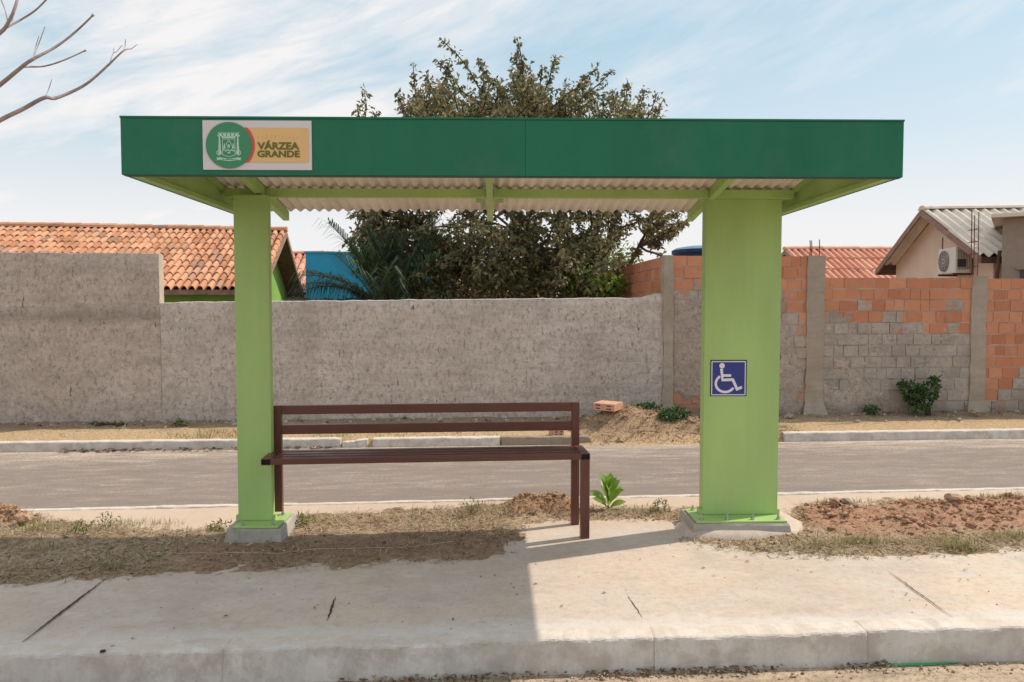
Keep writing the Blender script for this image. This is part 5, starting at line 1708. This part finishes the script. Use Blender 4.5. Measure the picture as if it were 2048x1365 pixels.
leafy_bush('weed', b0, [(on_mound(1350, 9.30, 0.03), (0.17, 0.14, 0.045)), (on_mound(1290, 9.40, 0.03), (0.20, 0.12, 0.035)), (on_mound(1335, 9.15, 0.025), (0.12, 0.12, 0.035))], 900, 0.055, M['leaf_dark'], 'low green creeping weed on top of the sandy mound', 'weed', seed=7, ratio=0.5, sr=0.003)

# broad-leaved seedling behind the bench's end
random.seed(11)
sb = G(1216, 1022, 0.0); sb.z = soil_h(sb.x, sb.y)[0]
t = thing('seedling', sb, 'bright green broad-leaved seedling growing between the bench end and the wide pillar', 'plant')
mb = MB(); mb.tube([sb, sb + Vector((0.004, 0, 0.08)), sb + Vector((-0.002, 0, 0.19))], [0.006, 0.005, 0.003], 6); mb.build('stem', M['leaf_weed'], t)
def big_leaf(p, d, up, L, W):
    mb = MB()
    d = Vector(d).normalized(); r = d.cross(Vector(up)).normalized(); u = r.cross(d)
    n = 8; rows = []
    for i in range(n + 1):
        s = i / n
        wv = W / 2 * (math.sin(math.pi * (s ** 1.5)) ** 0.8 if 0 < s < 1 else 0.02) + 0.001
        c = Vector(p) + d * (L * s) + u * (0.10 * L * math.sin(math.pi * s) - 0.12 * L * s * s)
        rows.append([mb.pt(c - r * wv + u * (0.28 * wv)), mb.pt(c - r * wv * 0.5 + u * (0.09 * wv)), mb.pt(c), mb.pt(c + r * wv * 0.5 + u * (0.09 * wv)), mb.pt(c + r * wv + u * (0.28 * wv))])
    for a, b in zip(rows, rows[1:]):
        for k in range(4): mb.face((a[k], a[k + 1], b[k + 1], b[k]))
    mb.build('leaf', M['leaf_almond'], t, smooth=True)
for k in range(17):
    t_ = k / 16
    az = k * 2.4 + random.uniform(-0.3, 0.3)
    el = 0.45 + 0.85 * min(1, t_ * 1.7) + random.uniform(-0.12, 0.12)
    L = (0.120 + 0.055 * math.sin(math.pi * t_)) * random.uniform(0.85, 1.12)
    d = Vector((math.cos(az) * math.cos(el), math.sin(az) * math.cos(el) * 0.8, math.sin(el)))
    big_leaf(sb + Vector((0.006 * math.cos(az), 0.006 * math.sin(az), 0.012 + 0.135 * t_)), d, (-math.cos(az) * 0.5 + random.uniform(-0.3, 0.3), -0.5 - math.sin(az) * 0.5, 0.5), L, L * random.uniform(0.34, 0.44))

# weeds standing up out of the island strip
def small_weed(u, v, h, w_, n, label, mat='leaf_weed', seed=0, leaf=0.03):
    p = G(u, v, 0.0); p.z = max(0.0, soil_h(p.x, p.y)[0]) - 0.004
    leafy_bush('weed', p, [(p + Vector((0, 0, h * 0.62)), (w_, w_, h * 0.42))], n, leaf, M[mat], label, 'weed', None, seed, stems=16, ratio=0.32, droop=-0.1, sr=0.0014)
small_weed(942, 1032, 0.10, 0.10, 60, 'spindly pale weed behind the bench, right of its middle', seed=21)
small_weed(1322, 1030, 0.10, 0.05, 70, 'small green weed right of the seedling, beside the wide pillar', 'leaf_weed', 22)
small_weed(213, 1062, 0.11, 0.07, 60, 'thin upright weed standing alone on the dry strip left of the narrow pillar', seed=23)
small_weed(162, 1075, 0.09, 0.06, 80, 'bushy dry weed between the grass clump and the thin upright weed', seed=24)
small_weed(440, 1062, 0.06, 0.07, 80, 'low weed tuft touching the left side of the narrow pillar footing', seed=25)
small_weed(602, 1055, 0.07, 0.07, 90, 'low green weed just right of the narrow pillar footing', seed=26)

# ------------------------------------------------------------------ bare tree reaching in from the left
random.seed(31)
YB = 5.2
bb0 = Vector((-4.75, 5.35, -0.02))
bt = thing('bare_tree', bb0, 'leafless tree reaching thin branches in at the upper left', 'tree')
wood = MB()
head = Vector((-4.62, 5.3, 2.25))
wood.tube(bend_path(bb0 - Vector((0, 0, 0.1)), head, (0.05, 0, 0), 6, 0.02), [0.075, 0.068, 0.062, 0.058, 0.054, 0.05, 0.046], 12)
tips_ = MB()
def limb(pts, r0, r1, dY=0.0, end_bud=False, root=None):
    path = ([root] if root is not None else []) + [P(u, v, YB + dY + 0.10 * math.sin(i * 1.3)) for i, (u, v) in enumerate(pts)]
    # round the corners
    fine = []
    n = len(path)
    for i in range(n - 1):
        p0, p1, p2, p3 = path[max(i - 1, 0)], path[i], path[i + 1], path[min(i + 2, n - 1)]
        for k in range(5):
            t = k / 5
            fine.append(0.5 * ((2 * p1) + (p2 - p0) * t + (2 * p0 - 5 * p1 + 4 * p2 - p3) * t * t + (3 * p1 - p0 - 3 * p2 + p3) * t ** 3))
    fine.append(path[-1])
    m = len(fine)
    rad = [0.82 * r0 + 0.82 * (r1 - r0) * i / (m - 1) + 0.0009 * mn.noise(Vector((i * 0.9, r0 * 99, 0))) for i in range(m)]
    if end_bud: rad[-2] *= 1.1; rad[-1] *= 1.9
    wood.tube(fine, rad, 8)
    return path
px1 = 1.0 / F_PX * YB
limb([(-140, 200), (-60, 112), (0, 66), (15, 48), (30, 16), (42, -30)], 0.022, 0.010, 0.05, root=head)
limb([(12, 56), (45, 38), (72, 20), (98, -6), (130, -40)], 0.009, 0.005, 0.04)
limb([(15, 40), (8, 14), (-4, -12)], 0.005, 0.004, 0.03)
limb([(24, 44), (30, 24), (38, -6)], 0.003, 0.002, 0.06)
limb([(-180, 330), (-80, 232), (0, 170), (38, 139), (62, 121), (110, 95), (150, 65), (187, 30)], 0.024, 0.0062, -0.05, True, root=head)
limb([(46, 134), (60, 134), (88, 133), (125, 122), (172, 101)], 0.009, 0.0048, -0.04, True)
limb([(66, 118), (71, 96), (78, 72)], 0.0035, 0.002, -0.05)
limb([(66, 118), (76, 92), (90, 54)], 0.0042, 0.0022, -0.02, True)
limb([(-200, 360), (-90, 292), (0, 241), (45, 219), (88, 196), (110, 197), (150, 181), (180, 163), (215, 132), (247, 102), (262, 98), (275, 89)], 0.026, 0.0028, 0.10, root=head)
limb([(90, 195), (97, 180), (104, 158)], 0.004, 0.002, 0.10)
limb([(247, 102), (250, 92), (251, 79)], 0.0032, 0.0024, 0.10)
limb([(220, 126), (226, 108), (234, 103), (244, 91)], 0.003, 0.0022, 0.10)
limb([(226, 108), (227, 102), (228, 97)], 0.002, 0.0018, 0.10)
wood.build('trunk', M['bare_bark'], bt, smooth=True)

# ------------------------------------------------------------------ ground cover (stuff) and loose things
random.seed(41)
mb = MB(); mb.keep = True
bl2 = MB(); bl2.keep = True
tufts = [(75, 1066, 0.30, 300), (240, 1050, 0.16, 160), (45, 1048, 0.12, 260), (30, 1095, 0.2, 100), (95, 1102, 0.12, 90), (225, 1142, 0.10, 120), (1730, 1092, 0.22, 420), (1640, 1098, 0.25, 200), (1900, 1092, 0.28, 380), (1920, 1102, 0.12, 260), (2035, 1082, 0.22, 380), (1650, 1010, 0.12, 140), (1740, 1008, 0.16, 70),
         (1830, 1006, 0.15, 140), (1980, 1000, 0.18, 260), (2040, 1002, 0.15, 160), (960, 1030, 0.2, 120), (1280, 1028, 0.22, 150), (1120, 1024, 0.25, 60), (640, 1048, 0.15, 90), (1310, 1026, 0.1, 120), (1000, 1075, 0.1, 60), (310, 1050, 0.2, 100), (430, 1064, 0.1, 80)]
def blade_at(B_, x, y, z, L, flat, W):
    a = random.uniform(0, 2 * math.pi)
    el = random.uniform(0.02, 0.35) if flat else random.uniform(0.5, 1.4)
    B_.blade((x, y, z), (math.cos(a) * math.cos(el), math.sin(a) * math.cos(el), math.sin(el)), L, W, random.uniform(0.0, 0.25) * (0 if flat else 1))
cnt = 0
while cnt < 26000:
    x = random.uniform(-4.6, 4.6); y = random.uniform(3.7, 5.8)
    h, d, rr, bb_ = soil_h(x, y)
    if d < -0.07 or (d < 0 and random.random() < 0.75): continue
    h = max(h, 0.0)
    dens = 0.75 if rr < 0.02 else (0.35 if rr < 0.12 else 0.08)
    if bb_ > 0.02: dens *= 0.45
    dens *= 0.25 + 1.5 * max(0, fbm(x, y, 1.8, 3) + 0.35)
    if random.random() > dens: continue
    blade_at(mb, x, y, h + 0.003, 0.012 + 0.065 * random.random() ** 1.8, random.random() < 0.93, random.uniform(0.0025, 0.0075)); cnt += 1
for _ in range(900):
    x = random.uniform(-4.6, 4.6); y = random.uniform(3.7, 5.8)
    h, d, rr, bb_ = soil_h(x, y)
    if d < 0.03 or h < 0.0 or rr > 0.02 or bb_ > 0.05: continue
    if fbm(x + 7, y, 2.4, 3) < 0.02: continue
    blade_at(mb, x, y, h - 0.002, random.uniform(0.02, 0.06), False, random.uniform(0.002, 0.0035))
for (u, v, r, n) in tufts:
    c = G(u, v, 0.0)
    for _ in range(n):
        q = random.random() ** 0.7 * r; a = random.uniform(0, 6.28)
        x, y = c.x + q * math.cos(a), c.y + q * math.sin(a) * 0.55
        h = max(0.0, soil_h(x, y)[0])
        L = random.uniform(0.025, 0.075) * (1.3 - q / r * 0.6)
        blade_at(bl2 if random.random() < 0.72 else mb, x, y, h - 0.003, L, False, random.uniform(0.0022, 0.0042))
# straw on the mound and along the far verge
for _ in range(4200):
    x = random.uniform(-7.5, 7.5)
    y = random.uniform(far_face(x) - 0.1, WALL_Y(x) - 0.02)
    h = verge_h(x, y)
    if h < -0.10: continue
    on_m = 0.75 < x < 3.6
    p_ = 0.9 if on_m else (0.25 if x < -0.5 else 0.2)
    if random.random() > p_: continue
    blade_at(mb, x, y, h + 0.004, random.uniform(0.03, 0.12), random.random() < 0.75, random.uniform(0.004, 0.008))
for _ in range(1600):
    x = random.uniform(0.9, 3.5); y = random.gauss(9.1, 0.25)
    h = verge_h(x, y)
    if h < -0.12 or y > WALL_Y(x): continue
    blade_at(mb, x, y, h + 0.006, random.uniform(0.05, 0.16), True, random.uniform(0.005, 0.010))
for (u0, u1, v, n) in ((390, 480, 868, 220), (620, 700, 868, 160), (330, 420, 872, 160), (700, 900, 862, 130), (480, 560, 866, 80), (1250, 1400, 834, 200), (760, 1000, 866, 90)):
    for _ in range(n):
        p = G(random.uniform(u0, u1), v + random.uniform(-7, 7), 0.0)
        blade_at(bl2, p.x, p.y, verge_h(p.x, p.y) - 0.004, random.uniform(0.04, 0.11), False, random.uniform(0.004, 0.008))
tag(mb.build('dry_straw', M['straw']), 'dry straw and cut grass strewn over the soil strip and mound', 'dry grass', kind='stuff')
tag(bl2.build('grass', M['blade']), 'yellowish green grass tufts along the soil strip and wall foot', 'grass', kind='stuff')

# crumbs of soil and gravel
random.seed(43)
mb = MB(); mb.keep = True
n = 0
while n < 1900:
    x = random.uniform(-4.4, 4.4); y = random.uniform(4.0, 6.0)
    h, d, rr, bb_ = soil_h(x, y)
    q2 = min(1.0, max(0.0, rr * 5))
    p_ = 0.9 * q2 * (0.15 + max(0, fbm(x, y, 3.0) + 0.25) * 2)
    if d < 0.0 or h < 0.005 or random.random() > p_: continue
    r_ = 0.003 + 0.024 * random.random() ** 5
    mb.blob((x, y, h + r_ * 0.3), r_, 1, 0.75); n += 1
for cu, cv, ru, cn in ((1082, 1022, 50, 120), (30, 1040, 40, 110), (0, 1048, 40, 60)):
    for _ in range(cn):
        p = G(cu + random.gauss(0, ru * 0.55), cv + random.gauss(0, 6), 0.0)
        h = soil_h(p.x, p.y)[0]; r_ = 0.005 + 0.016 * random.random() ** 2
        mb.blob((p.x, p.y, h + r_ * 0.3), r_, 1, 0.8)
for _ in range(150):
    x = random.gauss(1.75, 0.65); y = random.gauss(9.15, 0.22)
    h = verge_h(x, y)
    if h < -0.13: continue
    r_ = 0.008 + 0.028 * random.random() ** 3
    mb.blob((x, y, h + r_ * 0.3), r_, 1, 0.75)
tag(mb.build('soil_crumbs', M['clod']), 'crumbled reddish soil scattered over the strip and the mound', 'soil', kind='stuff')
mb = MB(); mb.keep = True
for _ in range(520):
    x = random.uniform(-2.6, 2.6)
    off = abs(random.gauss(0, 0.05)) + 0.014
    if random.random() < 0.45 and x < 0: continue
    r_ = 0.0025 + 0.007 * random.random() ** 2.5
    mb.blob((x, near_front(x) - 0.012 - off, -0.146 + r_ * 0.3), r_, 1, 0.7)
for _ in range(260):
    x = random.uniform(-3.2, 3.2); y = random.uniform(near_front(x) + 0.15, 4.6)
    r_ = 0.0015 + 0.0035 * random.random() ** 3
    mb.blob((x, y, r_ * 0.4), r_, 1, 0.6)
for _ in range(900):
    x = random.uniform(-7.5, 7.5); y = WALL_Y(x) - abs(random.gauss(0, 0.25)) - 0.03
    h = verge_h(x, y)
    r_ = 0.006 + 0.030 * random.random() ** 4
    mb.blob((x, y, h + r_ * 0.3), r_, 1, 0.7)
k = 0
while k < 900:
    x = random.uniform(-4.4, 4.4); y = random.uniform(4.0, 5.8)
    h, d, rr, bb_ = soil_h(x, y)
    if d < 0.0 or h < 0.003: continue
    r_ = 0.003 + 0.010 * random.random() ** 3
    mb.blob((x, y, h + r_ * 0.3), r_, 1, 0.7); k += 1
tag(mb.build('gravel', M['pebble']), 'fine gravel and grit in the gutter, on the pavement and along the wall foot', 'gravel', kind='stuff')
mb = MB(); mb.keep = True
for _ in range(750):
    x = random.uniform(-0.75, 1.7)
    if fbm(x, 2, 3.0) < random.uniform(-0.25, 0.25): continue
    y = near_front(x) - 0.016 - abs(random.gauss(0, 0.022))
    L = random.uniform(0.010, 0.035)
    mb.leaf((x, y, -0.141 + random.uniform(0, 0.012)), rnd_dir(-0.2, 0.25), rnd_dir(0.6, 1), L, L * 0.5, 0.3)
for (u, v) in ((1430, 1152), (1490, 1122), (1476, 1115), (1402, 1136), (1205, 1184), (1625, 1145), (1813, 1186), (1925, 1160), (1935, 1140), (1280, 1120), (700, 1206), (640, 1210), (630, 1218), (445, 1233), (265, 1275), (350, 1255), (550, 1190), (960, 1155), (985, 1150), (235, 1293), (500, 1157), (1150, 1302), (1020, 1167), (1066, 1167), (1037, 1190), (905, 1241), (1120, 1213), (1700, 1112), (1890, 1112), (1775, 1290)):
    p = G(u, v, 0.004)
    L = random.uniform(0.014, 0.034)
    mb.leaf(p, rnd_dir(-0.02, 0.12), (0, 0, 1), L, L * 0.45, 0.3)
for _ in range(2600):
    x = random.uniform(-4.4, 4.4); y = random.uniform(3.9, 5.7)
    h, d, rr, bb_ = soil_h(x, y)
    if d < -0.03 or rr > 0.05: continue
    L = random.uniform(0.008, 0.030)
    mb.leaf((x, y, max(h, 0) + 0.004), rnd_dir(-0.1, 0.3), rnd_dir(0.5, 1), L, L * 0.5, 0.3)
for _ in range(160):
    x = random.uniform(-5, -2); y = far_face(x) - 0.03 - abs(random.gauss(0, 0.03))
    L = random.uniform(0.03, 0.09)
    mb.leaf((x, y, -0.12), rnd_dir(-0.1, 0.3), rnd_dir(0.5, 1), L, L * 0.5, 0.3)
tag(mb.build('fallen_leaves', M['dry_leaf']), 'dry brown leaves lying in the gutters and on the pavement', 'fallen leaves', kind='stuff')

# single loose stones, bricks and rubble
random.seed(47)
def stone(u, v, z, r, label, mat, name='stone', squash=0.6, Yd=None):
    p = G(u, v, z) if Yd is None else P(u, v, Yd)
    mb = MB(); mb.blob((p.x, p.y, p.z + r * squash * 0.5), r, 2, squash, rough=0.5)
    return tag(mb.build(name, mat), label, 'stone' if name == 'stone' else 'soil clod')
stone(205, 1304, 0.004, 0.011, 'small dark stone on the kerb edge at the lower left', M['crack'])
stone(1692, 1008, 0.05, 0.045, 'pale rounded stone at the rear of the red soil, right of the wide pillar', M['kerb_bare'])
stone(1668, 1008, 0.045, 0.035, 'reddish clod beside the pale stone behind the wide pillar', M['clod'], 'soil_clod', 0.8)
stone(1908, 1001, 0.06, 0.052, 'largest reddish clod along the rear edge of the red soil', M['clod'], 'soil_clod', 0.7)
stone(1790, 1024, 0.045, 0.030, 'reddish clod in the middle of the red soil heap', M['clod'], 'soil_clod', 0.8)
stone(48, 1040, 0.05, 0.045, 'reddish clod on the small soil pile at the left edge', M['clod'], 'soil_clod', 0.7)
# brick on the mound
def brick(u, v, Yd, sx, sy, sz, yaw, tilt_, label, name='brick'):
    p = P(u, v, Yd); p.z = verge_h(p.x, p.y) - 0.005
    mb = MB()
    n = 1
    b = [Vector((x, y, z)) for z in (0, sz) for x, y in ((-sx / 2, -sy / 2), (sx / 2, -sy / 2), (sx / 2, sy / 2), (-sx / 2, sy / 2))]
    rot = Matrix.Rotation(yaw, 3, 'Z') @ Matrix.Rotation(tilt_, 3, 'X')
    mb.hexa([rot @ q + p for q in b])
    for h in (0.25, 0.75):
        for g in (0.28, 0.72):
            w_ = sx * 0.11; hh = sz * 0.18
            c = Vector((sx * (h - 0.5), -sy / 2 - 0.0015, sz * g))
            mb.hexa([rot @ (c + Vector((dx, dy, dz))) + p for dz in (-hh / 2, hh / 2) for dx, dy in ((-w_, 0), (w_, 0), (w_, 0.001), (-w_, 0.001))], 1)  # dark plates on the face stand in for the shaded holes
    o = mb.build(name, [M['clod_brick'], M['crack']], bevel=0.004)
    return tag(o, label, 'brick')
m = Mat('loose_brick', 0.9, 0.15)
m.color(m.mix(m.ramp(m.noise(14, 5, 0.7), [(0.4, 0.0), (0.65, 1.0)]), (0.66, 0.37, 0.25), (0.52, 0.28, 0.18)))
m.bump(m.noise(50, 4, 0.7), 0.4, 0.008)
M['clod_brick'] = m.m
brick(1216, 830, 9.16, 0.30, 0.22, 0.085, R(-38), R(3), 'orange hollow brick lying on top of the sandy mound')
brick(1112, 868, 8.85, 0.14, 0.12, 0.08, R(25), R(8), 'broken dull brick lying on the kerb left of the mound')
stone(1950, 826, 0.0, 0.07, 'lump of mortar at the foot of the right brick column', M['column'], Yd=10.0)
stone(1578, 835, 0.0, 0.06, 'grey rubble lump at the wall foot just right of the wide pillar', M['column'], Yd=9.85)
stone(1240, 884, 0.0, 0.05, 'brown clod at the road edge of the sandy mound', M['clod'], 'soil_clod', 0.7, 8.75)

for (u, v, r, lab) in ((716, 886, 0.07, 'whitewashed chunk of broken kerb lying in the gap of the far kerb'), (738, 884, 0.055, 'smaller whitewashed kerb chunk right of the broken one'), (905, 884, 0.05, 'pale rubble chunk lying against the far kerb behind the bench')):
    stone(u, v, -0.12, r, lab, M['kerb'], 'kerb_chunk', 0.6)
mb = MB()
pp = []
for (u, v) in ((330, 1109), (400, 1107), (500, 1108), (560, 1109), (600, 1102), (660, 1099), (760, 1096), (800, 1097), (880, 1088), (915, 1083)):
    p = G(u, v, 0.015); p.z = max(0.0, soil_h(p.x, p.y)[0]) + 0.006; pp.append(p)
fine_ = []
for a, b in zip(pp, pp[1:]):
    for k in range(5):
        q = a.lerp(b, k / 5); q.y += 0.006 * fbm(q.x * 4, 0, 3); q.z = max(0.0, soil_h(q.x, q.y)[0]) + 0.0035; fine_.append(q)
mb.tube(fine_, 0.0020, 5)
tag(mb.build('cord', M['pale_mortar']), 'thin pale cord lying on the shaded soil in front of the bench', 'cord')

for o in list(bpy.data.objects):
    if '_w' in o: del o['_w']
